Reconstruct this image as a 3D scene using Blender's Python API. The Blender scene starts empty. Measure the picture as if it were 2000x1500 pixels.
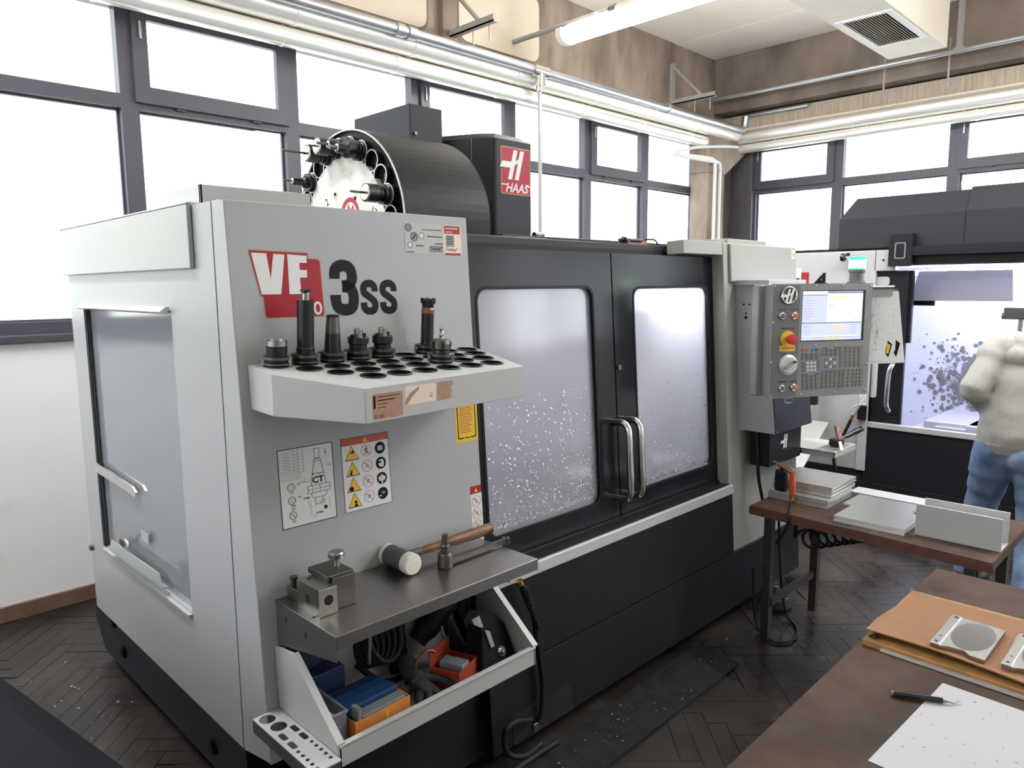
import bpy, bmesh, math, random
from mathutils import Matrix, Vector
random.seed(7)
scene = bpy.context.scene
COL = scene.collection
PI = math.pi

# ---------------------------------------------------------------- camera
cam_d = bpy.data.cameras.new('camera')
cam = bpy.data.objects.new('camera', cam_d); COL.objects.link(cam)
cam_d.sensor_width = 36.0
cam_d.lens = 36.0 * 1432.7 / 2000.0
cam_d.clip_start = 0.02
_r = Vector((0.708, -0.706, -0.008)); _d = Vector((-0.099, -0.089, -0.991)); _f = Vector((0.699, 0.702, -0.133))
_f.normalize(); _r = (_r - _f * _r.dot(_f)).normalized(); _u = _r.cross(_f)
cam.matrix_world = Matrix(((_r.x, _u.x, -_f.x, 0), (_r.y, _u.y, -_f.y, 0), (_r.z, _u.z, -_f.z, 1.62), (0, 0, 0, 1)))
scene.camera = cam

# ---------------------------------------------------------------- world, view
wd = bpy.data.worlds.new('overcast_sky'); scene.world = wd; wd.use_nodes = True
bg = wd.node_tree.nodes['Background']
bg.inputs[0].default_value = (0.93, 0.955, 1.0, 1)
bg.inputs[1].default_value = 4.4
vs = scene.view_settings
vs.view_transform = 'Standard'; vs.look = 'None'; vs.gamma = 1.0; vs.use_curve_mapping = False
vs.exposure = 0.15
LAMP_STRENGTH = 56.0

# ---------------------------------------------------------------- helpers
def V(*a): return Vector(a)
def T(x, y, z): return Matrix.Translation((x, y, z))
def RX(a): return Matrix.Rotation(a, 4, 'X')
def RY(a): return Matrix.Rotation(a, 4, 'Y')
def RZ(a): return Matrix.Rotation(a, 4, 'Z')
def frame(o, ex, ey, ez):
    return Matrix(((ex[0], ey[0], ez[0], o[0]), (ex[1], ey[1], ez[1], o[1]), (ex[2], ey[2], ez[2], o[2]), (0, 0, 0, 1)))

class MB:
    """collects shapes; build() links them as ONE mesh object"""
    def __init__(s): s.v = []; s.f = []; s.sm = []; s.mi = []
    def add(s, vs_, fs, M=None, smooth=False, mi=0):
        b = len(s.v)
        for p in vs_:
            p = Vector(p)
            s.v.append(tuple(M @ p) if M is not None else tuple(p))
        for f in fs:
            s.f.append([b + i for i in f]); s.sm.append(smooth); s.mi.append(mi)
        return s
    def box(s, a, b, M=None, mi=0):
        x0, y0, z0 = a; x1, y1, z1 = b
        return s.add([(x0,y0,z0),(x1,y0,z0),(x1,y1,z0),(x0,y1,z0),(x0,y0,z1),(x1,y0,z1),(x1,y1,z1),(x0,y1,z1)],
                     [(0,3,2,1),(4,5,6,7),(0,1,5,4),(1,2,6,5),(2,3,7,6),(3,0,4,7)], M, False, mi)
    def cyl(s, p0, p1, r0, r1=None, n=20, caps=True, M=None, mi=0, mic=None):
        r1 = r0 if r1 is None else r1
        p0 = Vector(p0); p1 = Vector(p1); d = (p1 - p0).normalized()
        a = d.orthogonal().normalized(); b = d.cross(a)
        vs_ = []
        for p, r in ((p0, r0), (p1, r1)):
            for i in range(n):
                t = 2 * PI * i / n
                vs_.append(p + (a * math.cos(t) + b * math.sin(t)) * r)
        s.add(vs_, [(i, (i + 1) % n, n + (i + 1) % n, n + i) for i in range(n)], M, True, mi)
        if caps:
            m = mi if mic is None else mic
            s.add(vs_[:n], [tuple(reversed(range(n)))], M, False, m)
            s.add(vs_[n:], [tuple(range(n))], M, False, m)
        return s
    def tube(s, pts, r, n=10, M=None, mi=0, smooth_path=0, caps=True):
        pts = [Vector(p) for p in pts]
        if smooth_path: pts = catmull(pts, smooth_path)
        N = len(pts); rs = r if isinstance(r, (list, tuple)) else [r] * N
        if len(rs) != N: rs = [rs[min(len(rs) - 1, int(i * len(rs) / N))] for i in range(N)]
        d0 = (pts[1] - pts[0]).normalized(); a = d0.orthogonal().normalized(); vs_ = []
        for i, p in enumerate(pts):
            d = (pts[min(i + 1, N - 1)] - pts[max(i - 1, 0)]).normalized()
            a = (a - d * a.dot(d)); a = a.normalized() if a.length > 1e-6 else d.orthogonal().normalized()
            b = d.cross(a)
            for k in range(n):
                t = 2 * PI * k / n
                vs_.append(p + (a * math.cos(t) + b * math.sin(t)) * rs[i])
        fs = []
        for i in range(N - 1):
            for k in range(n):
                fs.append((i*n + k, i*n + (k+1) % n, (i+1)*n + (k+1) % n, (i+1)*n + k))
        s.add(vs_, fs, M, True, mi)
        if caps:
            s.add(vs_[:n], [tuple(reversed(range(n)))], M, False, mi)
            s.add(vs_[-n:], [tuple(range(n))], M, False, mi)
        return s
    def lathe(s, prof, M=None, n=24, mi=0, smooth=True, mis=None):
        """prof [(r,z)...] about local Z"""
        for j in range(len(prof) - 1):
            (r0, z0), (r1, z1) = prof[j], prof[j + 1]
            vs_ = []
            for r, z in ((r0, z0), (r1, z1)):
                for i in range(n):
                    t = 2 * PI * i / n; vs_.append((r * math.cos(t), r * math.sin(t), z))
            m = mi if mis is None else mis[j]
            if r0 < 1e-6 and r1 < 1e-6: continue
            if r0 < 1e-6: s.add([(0, 0, z0)] + vs_[n:], [(0, 1 + i, 1 + (i + 1) % n) for i in range(n)], M, smooth, m)
            elif r1 < 1e-6: s.add(vs_[:n] + [(0, 0, z1)], [(i, (i + 1) % n, n) for i in range(n)], M, smooth, m)
            else: s.add(vs_, [(i, (i + 1) % n, n + (i + 1) % n, n + i) for i in range(n)], M, smooth and abs(z1 - z0) > 1e-6, m)
        return s
    def prism(s, poly, z0, z1, M=None, mi=0, smooth=False):
        """2D polygon in local XY extruded z0..z1"""
        n = len(poly)
        ar = sum(poly[i][0]*poly[(i+1) % n][1] - poly[(i+1) % n][0]*poly[i][1] for i in range(n))
        if ar < 0: poly = list(reversed(poly))
        s.add([(x, y, z0) for x, y in poly], [tuple(reversed(range(n)))], M, False, mi)
        s.add([(x, y, z1) for x, y in poly], [tuple(range(n))], M, False, mi)
        s.add([(x, y, z0) for x, y in poly] + [(x, y, z1) for x, y in poly], [(i, (i+1) % n, n + (i+1) % n, n + i) for i in range(n)], M, smooth, mi)
        return s
    def mesh(s, me, M=None, mi=0, smooth=False):
        return s.add([v.co for v in me.vertices], [tuple(p.vertices) for p in me.polygons], M, smooth, mi)
    def plate(s, outer, holes=(), t=0.002, M=None, mi=0):
        """flat plate with holes, local z 0..t"""
        cu = bpy.data.curves.new('tmp', 'CURVE'); cu.dimensions = '2D'; cu.fill_mode = 'BOTH'; cu.extrude = t / 2
        for pts in [outer] + list(holes):
            sp = cu.splines.new('POLY'); sp.points.add(len(pts) - 1)
            for q, p in zip(sp.points, pts): q.co = (p[0], p[1], 0, 1)
            sp.use_cyclic_u = True
        o = bpy.data.objects.new('tmp', cu); me = bpy.data.meshes.new_from_object(o)
        L = T(0, 0, t / 2)
        s.mesh(me, (M @ L) if M is not None else L, mi)
        bpy.data.objects.remove(o); bpy.data.curves.remove(cu); bpy.data.meshes.remove(me)
        return s
    def text(s, txt, size, M=None, mi=0, t=0.0004, bold=0.0, sx=1.0, align='LEFT', shear=0.0):
        cu = bpy.data.curves.new('tmp', 'FONT'); cu.body = txt; cu.size = size; cu.extrude = t / 2; cu.offset = bold
        cu.align_x = align; cu.shear = shear; cu.resolution_u = 2
        o = bpy.data.objects.new('tmp', cu); me = bpy.data.meshes.new_from_object(o)
        L = Matrix.Diagonal((sx, 1, 1, 1)); L = T(0, 0, t / 2) @ L
        s.mesh(me, (M @ L) if M is not None else L, mi)
        bpy.data.objects.remove(o); bpy.data.curves.remove(cu); bpy.data.meshes.remove(me)
        return s

def catmull(P, k):
    out = []
    n = len(P)
    for i in range(n - 1):
        p0 = P[max(i - 1, 0)]; p1 = P[i]; p2 = P[i + 1]; p3 = P[min(i + 2, n - 1)]
        for j in range(k):
            t = j / k
            out.append(0.5 * ((2 * p1) + (p2 - p0) * t + (2*p0 - 5*p1 + 4*p2 - p3) * t*t + (3*p1 - p0 - 3*p2 + p3) * t**3))
    out.append(P[-1]); return out
def circ(cx, cy, r, n=24, ry=None):
    ry = r if ry is None else ry
    return [(cx + r * math.cos(2*PI*i/n), cy + ry * math.sin(2*PI*i/n)) for i in range(n)]
def rrect(x0, y0, x1, y1, r, n=5):
    out = []
    for cx, cy, a in ((x1 - r, y1 - r, 0), (x0 + r, y1 - r, PI/2), (x0 + r, y0 + r, PI), (x1 - r, y0 + r, 3*PI/2)):
        for i in range(n + 1):
            t = a + PI/2 * i / n; out.append((cx + r * math.cos(t), cy + r * math.sin(t)))
    return out
def rect(x0, y0, x1, y1): return [(x0, y0), (x1, y0), (x1, y1), (x0, y1)]

def tag(o, label=None, cat=None, group=None, kind=None):
    if label: o['label'] = label
    if cat: o['category'] = cat
    if group: o['group'] = group
    if kind: o['kind'] = kind
    return o
def thing(name, loc, label=None, cat=None, group=None, kind=None):
    o = bpy.data.objects.new(name, None); COL.objects.link(o); o.location = loc
    o.empty_display_size = 0.1
    return tag(o, label, cat, group, kind)
def world_loc(o):
    p = Vector(o.location)
    if o.parent: p = o.parent['_w'] if False else WL[o.name]
    return WL.get(o.name, p)
WL = {}
def obj(name, mb, mats, parent=None, bevel=0.0, seg=2, label=None, cat=None, group=None, kind=None, autosmooth=False):
    me = bpy.data.meshes.new(name)
    vs_ = mb.v
    xs = [p[0] for p in vs_]; ys = [p[1] for p in vs_]; zs = [p[2] for p in vs_]
    c = Vector(((min(xs) + max(xs)) / 2, (min(ys) + max(ys)) / 2, min(zs)))
    me.from_pydata([(p[0] - c.x, p[1] - c.y, p[2] - c.z) for p in vs_], [], mb.f)
    me.polygons.foreach_set('use_smooth', mb.sm); me.polygons.foreach_set('material_index', mb.mi)
    if not isinstance(mats, (list, tuple)): mats = [mats]
    for m in mats: me.materials.append(MATS[m] if isinstance(m, str) else m)
    me.update()
    o = bpy.data.objects.new(name, me); COL.objects.link(o); WL[o.name] = c
    if parent is not None:
        o.parent = parent
        pw = WL.get(parent.name, Vector(parent.location))
        o.location = c - pw
    else: o.location = c
    if bevel:
        bm_ = o.modifiers.new('bevel', 'BEVEL'); bm_.width = bevel; bm_.segments = seg; bm_.limit_method = 'ANGLE'; bm_.angle_limit = 0.6
    return tag(o, label, cat, group, kind)
def copy_tree(o, parent=None):
    c = o.copy(); COL.objects.link(c)
    if parent is not None: c.parent = parent
    for ch in list(o.children): copy_tree(ch, c)
    return c

# ---------------------------------------------------------------- materials
MATS = {}
def mat(name, col, rough=0.5, metal=0.0, var=0.0, vscale=8.0, bump=0.0, bscale=60.0, spec=0.5, coat=0.0, col2=None, stretch=None,
        emis=None, es=0.0, trans=0.0, rvar=0.0, alpha=1.0, detail=4.0, thresh=None, objrand=0.0):
    m = bpy.data.materials.new(name); m.use_nodes = True; nt = m.node_tree; N = nt.nodes; L = nt.links
    b = N['Principled BSDF']
    c = tuple(col) + (1,)
    b.inputs['Base Color'].default_value = c; b.inputs['Roughness'].default_value = rough; b.inputs['Metallic'].default_value = metal
    b.inputs['Specular IOR Level'].default_value = spec; b.inputs['Coat Weight'].default_value = coat; b.inputs['Coat Roughness'].default_value = 0.12
    b.inputs['Transmission Weight'].default_value = trans; b.inputs['Alpha'].default_value = alpha
    if emis: b.inputs['Emission Color'].default_value = tuple(emis) + (1,); b.inputs['Emission Strength'].default_value = es
    need = var or bump or rvar or col2
    if need:
        tc = N.new('ShaderNodeTexCoord'); mp = N.new('ShaderNodeMapping'); geo = N.new('ShaderNodeNewGeometry')
        L.new(geo.outputs['Position'], mp.inputs[0])
        if stretch: mp.inputs['Scale'].default_value = stretch
    if var or col2:
        nz = N.new('ShaderNodeTexNoise'); nz.inputs['Scale'].default_value = vscale; nz.inputs['Detail'].default_value = detail
        L.new(mp.outputs[0], nz.inputs['Vector'])
        rp = N.new('ShaderNodeValToRGB')
        lo, hi = (0.3, 0.7) if thresh is None else thresh
        rp.color_ramp.elements[0].position = lo; rp.color_ramp.elements[1].position = hi
        c2 = col2 if col2 else tuple(max(0, x * (1 + var)) for x in col)
        c1 = col if col2 else tuple(max(0, x * (1 - var)) for x in col)
        rp.color_ramp.elements[0].color = tuple(c1) + (1,); rp.color_ramp.elements[1].color = tuple(c2) + (1,)
        L.new(nz.outputs['Fac'], rp.inputs[0])
        out = rp.outputs[0]
        if objrand:
            oi = N.new('ShaderNodeObjectInfo'); hs = N.new('ShaderNodeHueSaturation')
            mr = N.new('ShaderNodeMapRange'); mr.inputs['To Min'].default_value = 1 - objrand; mr.inputs['To Max'].default_value = 1 + objrand
            L.new(oi.outputs['Random'], mr.inputs[0]); L.new(mr.outputs[0], hs.inputs['Value']); L.new(out, hs.inputs['Color']); out = hs.outputs[0]
        L.new(out, b.inputs['Base Color'])
    if rvar:
        n2 = N.new('ShaderNodeTexNoise'); n2.inputs['Scale'].default_value = vscale * 1.7; n2.inputs['Detail'].default_value = 5
        L.new(mp.outputs[0], n2.inputs['Vector'])
        mr = N.new('ShaderNodeMapRange'); mr.inputs['From Min'].default_value = 0.3; mr.inputs['From Max'].default_value = 0.7
        mr.inputs['To Min'].default_value = max(0.02, rough - rvar); mr.inputs['To Max'].default_value = min(1, rough + rvar)
        L.new(n2.outputs['Fac'], mr.inputs[0]); L.new(mr.outputs[0], b.inputs['Roughness'])
    if bump:
        n3 = N.new('ShaderNodeTexNoise'); n3.inputs['Scale'].default_value = bscale; n3.inputs['Detail'].default_value = 3
        L.new(mp.outputs[0], n3.inputs['Vector'])
        bp = N.new('ShaderNodeBump'); bp.inputs['Strength'].default_value = bump; bp.inputs['Distance'].default_value = 0.002
        L.new(n3.outputs['Fac'], bp.inputs['Height']); L.new(bp.outputs[0], b.inputs['Normal'])
    MATS[name] = m; return m
def s2l(r, g, b):
    f = lambda c: (c/255/12.92) if c/255 <= 0.04045 else ((c/255 + 0.055)/1.055)**2.4
    return (f(r), f(g), f(b))

mat('panel_grey', s2l(172, 173, 176), 0.34, bump=0.03, bscale=500, coat=0.03, spec=0.28)
mat('panel_warm', s2l(158, 158, 153), 0.36, bump=0.03, bscale=500, spec=0.3)
mat('panel_light', s2l(181, 182, 182), 0.36, bump=0.03, bscale=500, coat=0.03, spec=0.28)
mat('charcoal', s2l(33, 35, 38), 0.38, bump=0.06, bscale=700, spec=0.15)
mat('charcoal_gloss', s2l(27, 29, 33), 0.16, bump=0.03, bscale=500, spec=0.24)
mat('charcoal_side', s2l(47, 48, 54), 0.45, bump=0.05, bscale=600, spec=0.2)
mat('black', (0.009, 0.009, 0.010), 0.5, spec=0.2)
mat('black_gloss', (0.012, 0.013, 0.016), 0.18, coat=0.3)
mat('black_vinyl', (0.010, 0.011, 0.014), 0.6, spec=0.03, bump=0.1, bscale=300)
mat('black_rubber', (0.012, 0.012, 0.013), 0.6, spec=0.25, bump=0.1, bscale=200)
mat('hole_dark', (0.006, 0.006, 0.006), 0.9)
mat('stainless', s2l(150, 147, 146), 0.32, 1.0, bump=0.03, bscale=300, stretch=(0.4, 6, 6))
mat('stainless_dull', s2l(158, 156, 153), 0.4, 1.0)
mat('chrome', s2l(225, 225, 222), 0.13, 1.0)
mat('steel', s2l(165, 163, 158), 0.32, 1.0)
mat('steel_dark', s2l(104, 101, 98), 0.42, 1.0, var=0.08, vscale=14)
mat('tool_black', (0.018, 0.018, 0.02), 0.33, 0.3, rvar=0.03, vscale=10)
mat('brass', s2l(190, 150, 95), 0.3, 1.0)
mat('copper_worn', s2l(150, 105, 80), 0.4, 0.8)
mat('aluminium', s2l(205, 205, 203), 0.34, 0.9, var=0.025, vscale=3, detail=1.0)
mat('dish_metal', s2l(178, 180, 186), 0.16, 1.0)
mat('aluminium_milled', s2l(172, 172, 169), 0.26, 1.0, var=0.04, vscale=30, stretch=(1, 6, 1))
mat('aluminium_matt', s2l(196, 197, 198), 0.42, 0.35, var=0.02, vscale=2, detail=1.0)
mat('foil', s2l(232, 230, 226), 0.2, 1.0, rvar=0.1, vscale=6, bump=0.12, bscale=14)
mat('clad', s2l(250, 247, 240), 0.34, 0.6, bump=0.05, bscale=6)
mat('galv', s2l(190, 194, 196), 0.32, 0.85, var=0.05, vscale=5, detail=1.0)
mat('paint_grey_pipe', s2l(150, 148, 144), 0.45)
mat('plaster', s2l(228, 227, 223), 0.8, var=0.03, vscale=3, bump=0.15, bscale=30)
mat('plaster_dirty', s2l(238, 238, 238), 0.8, col2=s2l(214, 209, 200), vscale=2.6, bump=0.2, bscale=25, thresh=(0.58, 0.85))
mat('concrete', s2l(156, 141, 127), 0.85, col2=s2l(98, 84, 73), vscale=3.2, bump=0.45, bscale=22, thresh=(0.34, 0.72), detail=12, stretch=(1.3, 1.3, .5))
mat('concrete_dark', s2l(108, 95, 87), 0.88, col2=s2l(136, 122, 110), vscale=3.0, bump=0.5, bscale=20, detail=12, thresh=(0.36, 0.66), stretch=(1.2, 1.0, .6))
mat('concrete_board', s2l(186, 172, 154), 0.85, col2=s2l(160, 146, 130), vscale=3, bump=0.5, bscale=14, stretch=(1, 14, 1.2))
mat('infill', s2l(208, 196, 178), 0.85, var=0.05, vscale=2, bump=0.15, bscale=30)
mat('ceiling_paint', s2l(242, 233, 218), 0.85, var=0.035, vscale=1.2, bump=0.15, bscale=12)
mat('duct_paint', s2l(222, 212, 197), 0.6, var=0.05, vscale=3)
mat('frame_dark', s2l(72, 70, 80), 0.45, bump=0.05, bscale=60)
mat('wood_dark_panel', s2l(84, 82, 82), 0.5, var=0.2, vscale=6, stretch=(3, 3, 0.4))
mat('baseboard', s2l(112, 88, 70), 0.7, var=0.2, vscale=12)
mat('bench_wood', s2l(78, 59, 47), 0.55, spec=0.12, col2=s2l(48, 37, 31), vscale=7, bump=0.2, bscale=60, thresh=(0.35, 0.7), detail=8, rvar=0.12)
mat('bench_wood_red', s2l(88, 66, 56), 0.55, spec=0.2, col2=s2l(52, 40, 36), vscale=10, bump=0.2, bscale=60, detail=8, rvar=0.1)
mat('bench_edge', s2l(88, 56, 44), 0.6, var=0.35, vscale=25)
mat('steel_leg', s2l(66, 62, 60), 0.5, 0.3, var=0.2, vscale=30)
mat('cardboard', s2l(146, 110, 84), 0.8, var=0.04, vscale=30, bump=0.08, bscale=200, spec=0.15)
mat('ply', s2l(150, 112, 62), 0.65, var=0.2, vscale=25)
mat('orange_card', s2l(205, 128, 60), 0.7, var=0.08, vscale=20)
mat('orange_card_in', s2l(150, 110, 80), 0.8, var=0.1, vscale=20)
mat('paper', s2l(176, 179, 183), 0.75, var=0.015, vscale=8)
mat('drawing_paper', s2l(232, 233, 235), 0.75)
mat('paper_grey', s2l(206, 207, 209), 0.75)
mat('red_sticker', s2l(158, 36, 50), 0.4, spec=0.25)
mat('red_logo', s2l(170, 40, 58), 0.45, spec=0.25)
mat('white_sticker', s2l(226, 226, 226), 0.4)
mat('cream_sticker', s2l(226, 208, 190), 0.45)
mat('grey_sticker', s2l(176, 176, 176), 0.3)
mat('dark_print', s2l(22, 24, 29), 0.5, spec=0.15)
mat('grey_print', s2l(120, 120, 122), 0.5)
mat('orange_red', s2l(186, 72, 44), 0.45)
mat('yellow_sticker', s2l(224, 186, 40), 0.45)
mat('amber', s2l(240, 196, 50), 0.45)
mat('brown_torn', s2l(168, 132, 112), 0.8, var=0.1, vscale=60)
mat('gold_edge', s2l(165, 140, 80), 0.4)
mat('disc_white', s2l(226, 223, 216), 0.5, col2=s2l(176, 160, 134), vscale=16, thresh=(0.56, 0.72), detail=9)
mat('mallet_grey', s2l(80, 80, 83), 0.5)
mat('nylon', s2l(226, 221, 212), 0.5, var=0.05, vscale=60)
mat('handle_wood', s2l(134, 82, 44), 0.4, col2=s2l(62, 38, 24), vscale=20, stretch=(1, 3, 3), thresh=(0.4, 0.65))
mat('blue_plastic', s2l(24, 60, 104), 0.45)
mat('blue_dark', s2l(18, 42, 76), 0.5)
mat('red_box', s2l(150, 52, 34), 0.6)
mat('clear_grey', s2l(118, 124, 130), 0.3)
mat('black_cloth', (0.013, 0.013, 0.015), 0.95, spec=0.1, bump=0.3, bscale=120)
mat('glove', s2l(34, 36, 40), 0.8, bump=0.3, bscale=150)
mat('key_grey', s2l(112, 112, 110), 0.5)
mat('key_white', s2l(205, 205, 200), 0.5)
mat('key_blue', s2l(92, 108, 140), 0.5)
mat('key_orange', s2l(178, 92, 52), 0.5)
mat('pendant_face', s2l(136, 137, 139), 0.42, 0.4)
mat('pendant_body', s2l(134, 135, 137), 0.42)
mat('pendant_overlay', s2l(104, 105, 108), 0.45)
mat('button_orange', s2l(205, 92, 48), 0.35)
mat('button_dark', s2l(92, 96, 100), 0.3)
mat('estop_red', s2l(196, 50, 62), 0.35)
mat('estop_yellow', s2l(226, 190, 50), 0.4)
mat('screen_white', (0.8, 0.82, 0.9), 0.4, emis=(0.90, 0.93, 1.0), es=0.6)
mat('screen_blue', (0.5, 0.55, 0.75), 0.4, emis=(0.55, 0.60, 0.86), es=0.62)
mat('screen_cream', (0.9, 0.86, 0.8), 0.4, emis=(1.0, 0.93, 0.84), es=0.62)
mat('screen_grey', (0.2, 0.22, 0.3), 0.4, emis=(0.30, 0.33, 0.45), es=0.6)
mat('screen_amber', (0.8, 0.5, 0.15), 0.4, emis=(1.0, 0.62, 0.2), es=0.7)
mat('beacon_white', (0.9, 1, 0.92), 0.4, emis=(0.75, 1.0, 0.8), es=9.0)
mat('beacon_green', (0.05, 0.7, 0.25), 0.3, emis=(0.02, 0.8, 0.2), es=2.2)
mat('lamp_tube', (1, 1, 1), 0.5, emis=(0.97, 0.98, 1.0), es=LAMP_STRENGTH)
mat('lamp_body', s2l(222, 222, 218), 0.5)
mat('hoodie', s2l(168, 166, 161), 0.95, var=0.06, vscale=60, bump=0.3, bscale=300)
mat('denim', s2l(96, 120, 156), 0.9, col2=s2l(136, 156, 184), vscale=7, bump=0.3, bscale=400, thresh=(0.42, 0.7))
mat('skin', s2l(212, 160, 132), 0.55)
mat('hair', s2l(48, 36, 28), 0.6, var=0.2, vscale=60)
mat('shoe_black', (0.018, 0.018, 0.02), 0.45)
mat('mat_rubber', s2l(26, 30, 30), 0.85, spec=0.2, col2=s2l(40, 43, 43), vscale=18, bump=0.5, bscale=60, detail=8)
mat('chip_metal', s2l(236, 236, 240), 0.2, 1.0)
mat('grey_box', s2l(196, 196, 194), 0.45)
mat('interior_white', s2l(218, 219, 232), 0.45)
mat('interior_metal', s2l(190, 190, 206), 0.42, 0.6, var=0.08, vscale=4)
mat('leaf', s2l(206, 213, 168), 0.9, var=0.05, vscale=4)
mat('whitened_grass', s2l(240, 240, 238), 0.9, var=0.05, vscale=1)  # near-white so the ground bounces daylight up to ceiling and pipes
mat('bark', s2l(96, 80, 64), 0.9)

def two_sided_fresnel(N, L, f0, f90, power=5.0):
    lw = N.new('ShaderNodeLayerWeight'); lw.inputs[0].default_value = 0.5
    pw_ = N.new('ShaderNodeMath'); pw_.operation = 'POWER'; pw_.inputs[1].default_value = power
    L.new(lw.outputs['Facing'], pw_.inputs[0])
    ma = N.new('ShaderNodeMath'); ma.operation = 'MULTIPLY_ADD'; ma.inputs[1].default_value = f90 - f0; ma.inputs[2].default_value = f0
    L.new(pw_.outputs[0], ma.inputs[0]); return ma.outputs[0]
def glass_mat(name, tint, refl, rough):
    m = bpy.data.materials.new(name); m.use_nodes = True; nt = m.node_tree; N = nt.nodes; L = nt.links
    for n in list(N): N.remove(n)
    o = N.new('ShaderNodeOutputMaterial'); mx = N.new('ShaderNodeMixShader'); t = N.new('ShaderNodeBsdfTransparent'); g = N.new('ShaderNodeBsdfGlossy')
    t.inputs[0].default_value = tint + (1,); g.inputs['Roughness'].default_value = rough; g.inputs[0].default_value = (0.9, 0.9, 0.9, 1)
    L.new(two_sided_fresnel(N, L, refl, .7), mx.inputs[0]); L.new(t.outputs[0], mx.inputs[1]); L.new(g.outputs[0], mx.inputs[2]); L.new(mx.outputs[0], o.inputs[0])
    MATS[name] = m
glass_mat('glass', (0.97, 0.985, 0.98), 0.04, 0.02)
def frosted_mat(name, col, transl, clear, gl_rough, fres=.06, streak=0.0):
    """scuffed polycarbonate: see-through share, milky share that scatters light both ways, glossy skin"""
    m = bpy.data.materials.new(name); m.use_nodes = True; nt = m.node_tree; N = nt.nodes; L = nt.links
    for n in list(N): N.remove(n)
    o = N.new('ShaderNodeOutputMaterial')
    tr = N.new('ShaderNodeBsdfTranslucent'); df = N.new('ShaderNodeBsdfDiffuse'); cl = N.new('ShaderNodeBsdfTransparent'); gl = N.new('ShaderNodeBsdfGlossy')
    for q in (tr, df): q.inputs[0].default_value = col + (1,)
    gl.inputs['Roughness'].default_value = gl_rough
    m1 = N.new('ShaderNodeMixShader'); m1.inputs[0].default_value = transl
    L.new(df.outputs[0], m1.inputs[1]); L.new(tr.outputs[0], m1.inputs[2])
    m2 = N.new('ShaderNodeMixShader'); m2.inputs[0].default_value = clear
    L.new(m1.outputs[0], m2.inputs[1]); L.new(cl.outputs[0], m2.inputs[2])
    if streak:
        geo = N.new('ShaderNodeNewGeometry'); mp = N.new('ShaderNodeMapping'); mp.inputs['Scale'].default_value = (9, 9, 0.7)
        nz = N.new('ShaderNodeTexNoise'); nz.inputs['Scale'].default_value = 3; nz.inputs['Detail'].default_value = 6
        mr = N.new('ShaderNodeMapRange'); mr.inputs['From Min'].default_value = 0.35; mr.inputs['From Max'].default_value = 0.7
        mr.inputs['To Min'].default_value = max(0, clear - streak); mr.inputs['To Max'].default_value = min(1, clear + streak)
        L.new(geo.outputs['Position'], mp.inputs[0]); L.new(mp.outputs[0], nz.inputs['Vector']); L.new(nz.outputs['Fac'], mr.inputs[0]); L.new(mr.outputs[0], m2.inputs[0])
    m3 = N.new('ShaderNodeMixShader')
    L.new(two_sided_fresnel(N, L, fres, .75, 3.5), m3.inputs[0]); L.new(m2.outputs[0], m3.inputs[1]); L.new(gl.outputs[0], m3.inputs[2]); L.new(m3.outputs[0], o.inputs[0])
    MATS[name] = m
frosted_mat('door_pane', (0.64, 0.64, 0.68), 0.62, 0.25, 0.12, .10, 0.0)
frosted_mat('side_pane', (0.42, 0.44, 0.48), 0.30, 0.06, 0.10, .10, 0.0)

def floor_mat():
    m = bpy.data.materials.new('oily_floor'); m.use_nodes = True; nt = m.node_tree; N = nt.nodes; L = nt.links; b = N['Principled BSDF']; b.inputs['Specular IOR Level'].default_value = 0.45; b.inputs['Coat Weight'].default_value = 0.0; b.inputs['Coat Roughness'].default_value = 0.22
    geo = N.new('ShaderNodeNewGeometry')
    n1 = N.new('ShaderNodeTexNoise'); n1.inputs['Scale'].default_value = 1.6; n1.inputs['Detail'].default_value = 8; n1.inputs['Roughness'].default_value = 0.62
    L.new(geo.outputs['Position'], n1.inputs['Vector'])
    rp = N.new('ShaderNodeValToRGB'); e = rp.color_ramp.elements
    e[0].position = 0.33; e[0].color = s2l(28, 24, 23) + (1,); e[1].position = 0.7; e[1].color = s2l(66, 58, 52) + (1,)
    k = e.new(0.52); k.color = s2l(44, 38, 36) + (1,)
    L.new(n1.outputs['Fac'], rp.inputs[0])
    oi = N.new('ShaderNodeObjectInfo'); hs = N.new('ShaderNodeHueSaturation'); mr = N.new('ShaderNodeMapRange')
    mr.inputs['To Min'].default_value = 0.93; mr.inputs['To Max'].default_value = 1.07
    L.new(oi.outputs['Random'], mr.inputs[0]); L.new(mr.outputs[0], hs.inputs['Value']); L.new(rp.outputs[0], hs.inputs['Color']); L.new(hs.outputs[0], b.inputs['Base Color'])
    n2 = N.new('ShaderNodeTexNoise'); n2.inputs['Scale'].default_value = 4; n2.inputs['Detail'].default_value = 6; L.new(geo.outputs['Position'], n2.inputs['Vector'])
    m2 = N.new('ShaderNodeMapRange'); m2.inputs['From Min'].default_value = 0.3; m2.inputs['From Max'].default_value = 0.7; m2.inputs['To Min'].default_value = 0.2; m2.inputs['To Max'].default_value = 0.46
    L.new(n2.outputs['Fac'], m2.inputs[0]); L.new(m2.outputs[0], b.inputs['Roughness'])
    n3 = N.new('ShaderNodeTexNoise'); n3.inputs['Scale'].default_value = 40; n3.inputs['Detail'].default_value = 5; L.new(geo.outputs['Position'], n3.inputs['Vector'])
    bp = N.new('ShaderNodeBump'); bp.inputs['Strength'].default_value = 0.25; bp.inputs['Distance'].default_value = 0.003
    L.new(n3.outputs['Fac'], bp.inputs['Height']); L.new(bp.outputs[0], b.inputs['Normal'])
    MATS['oily_floor'] = m
floor_mat()

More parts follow.
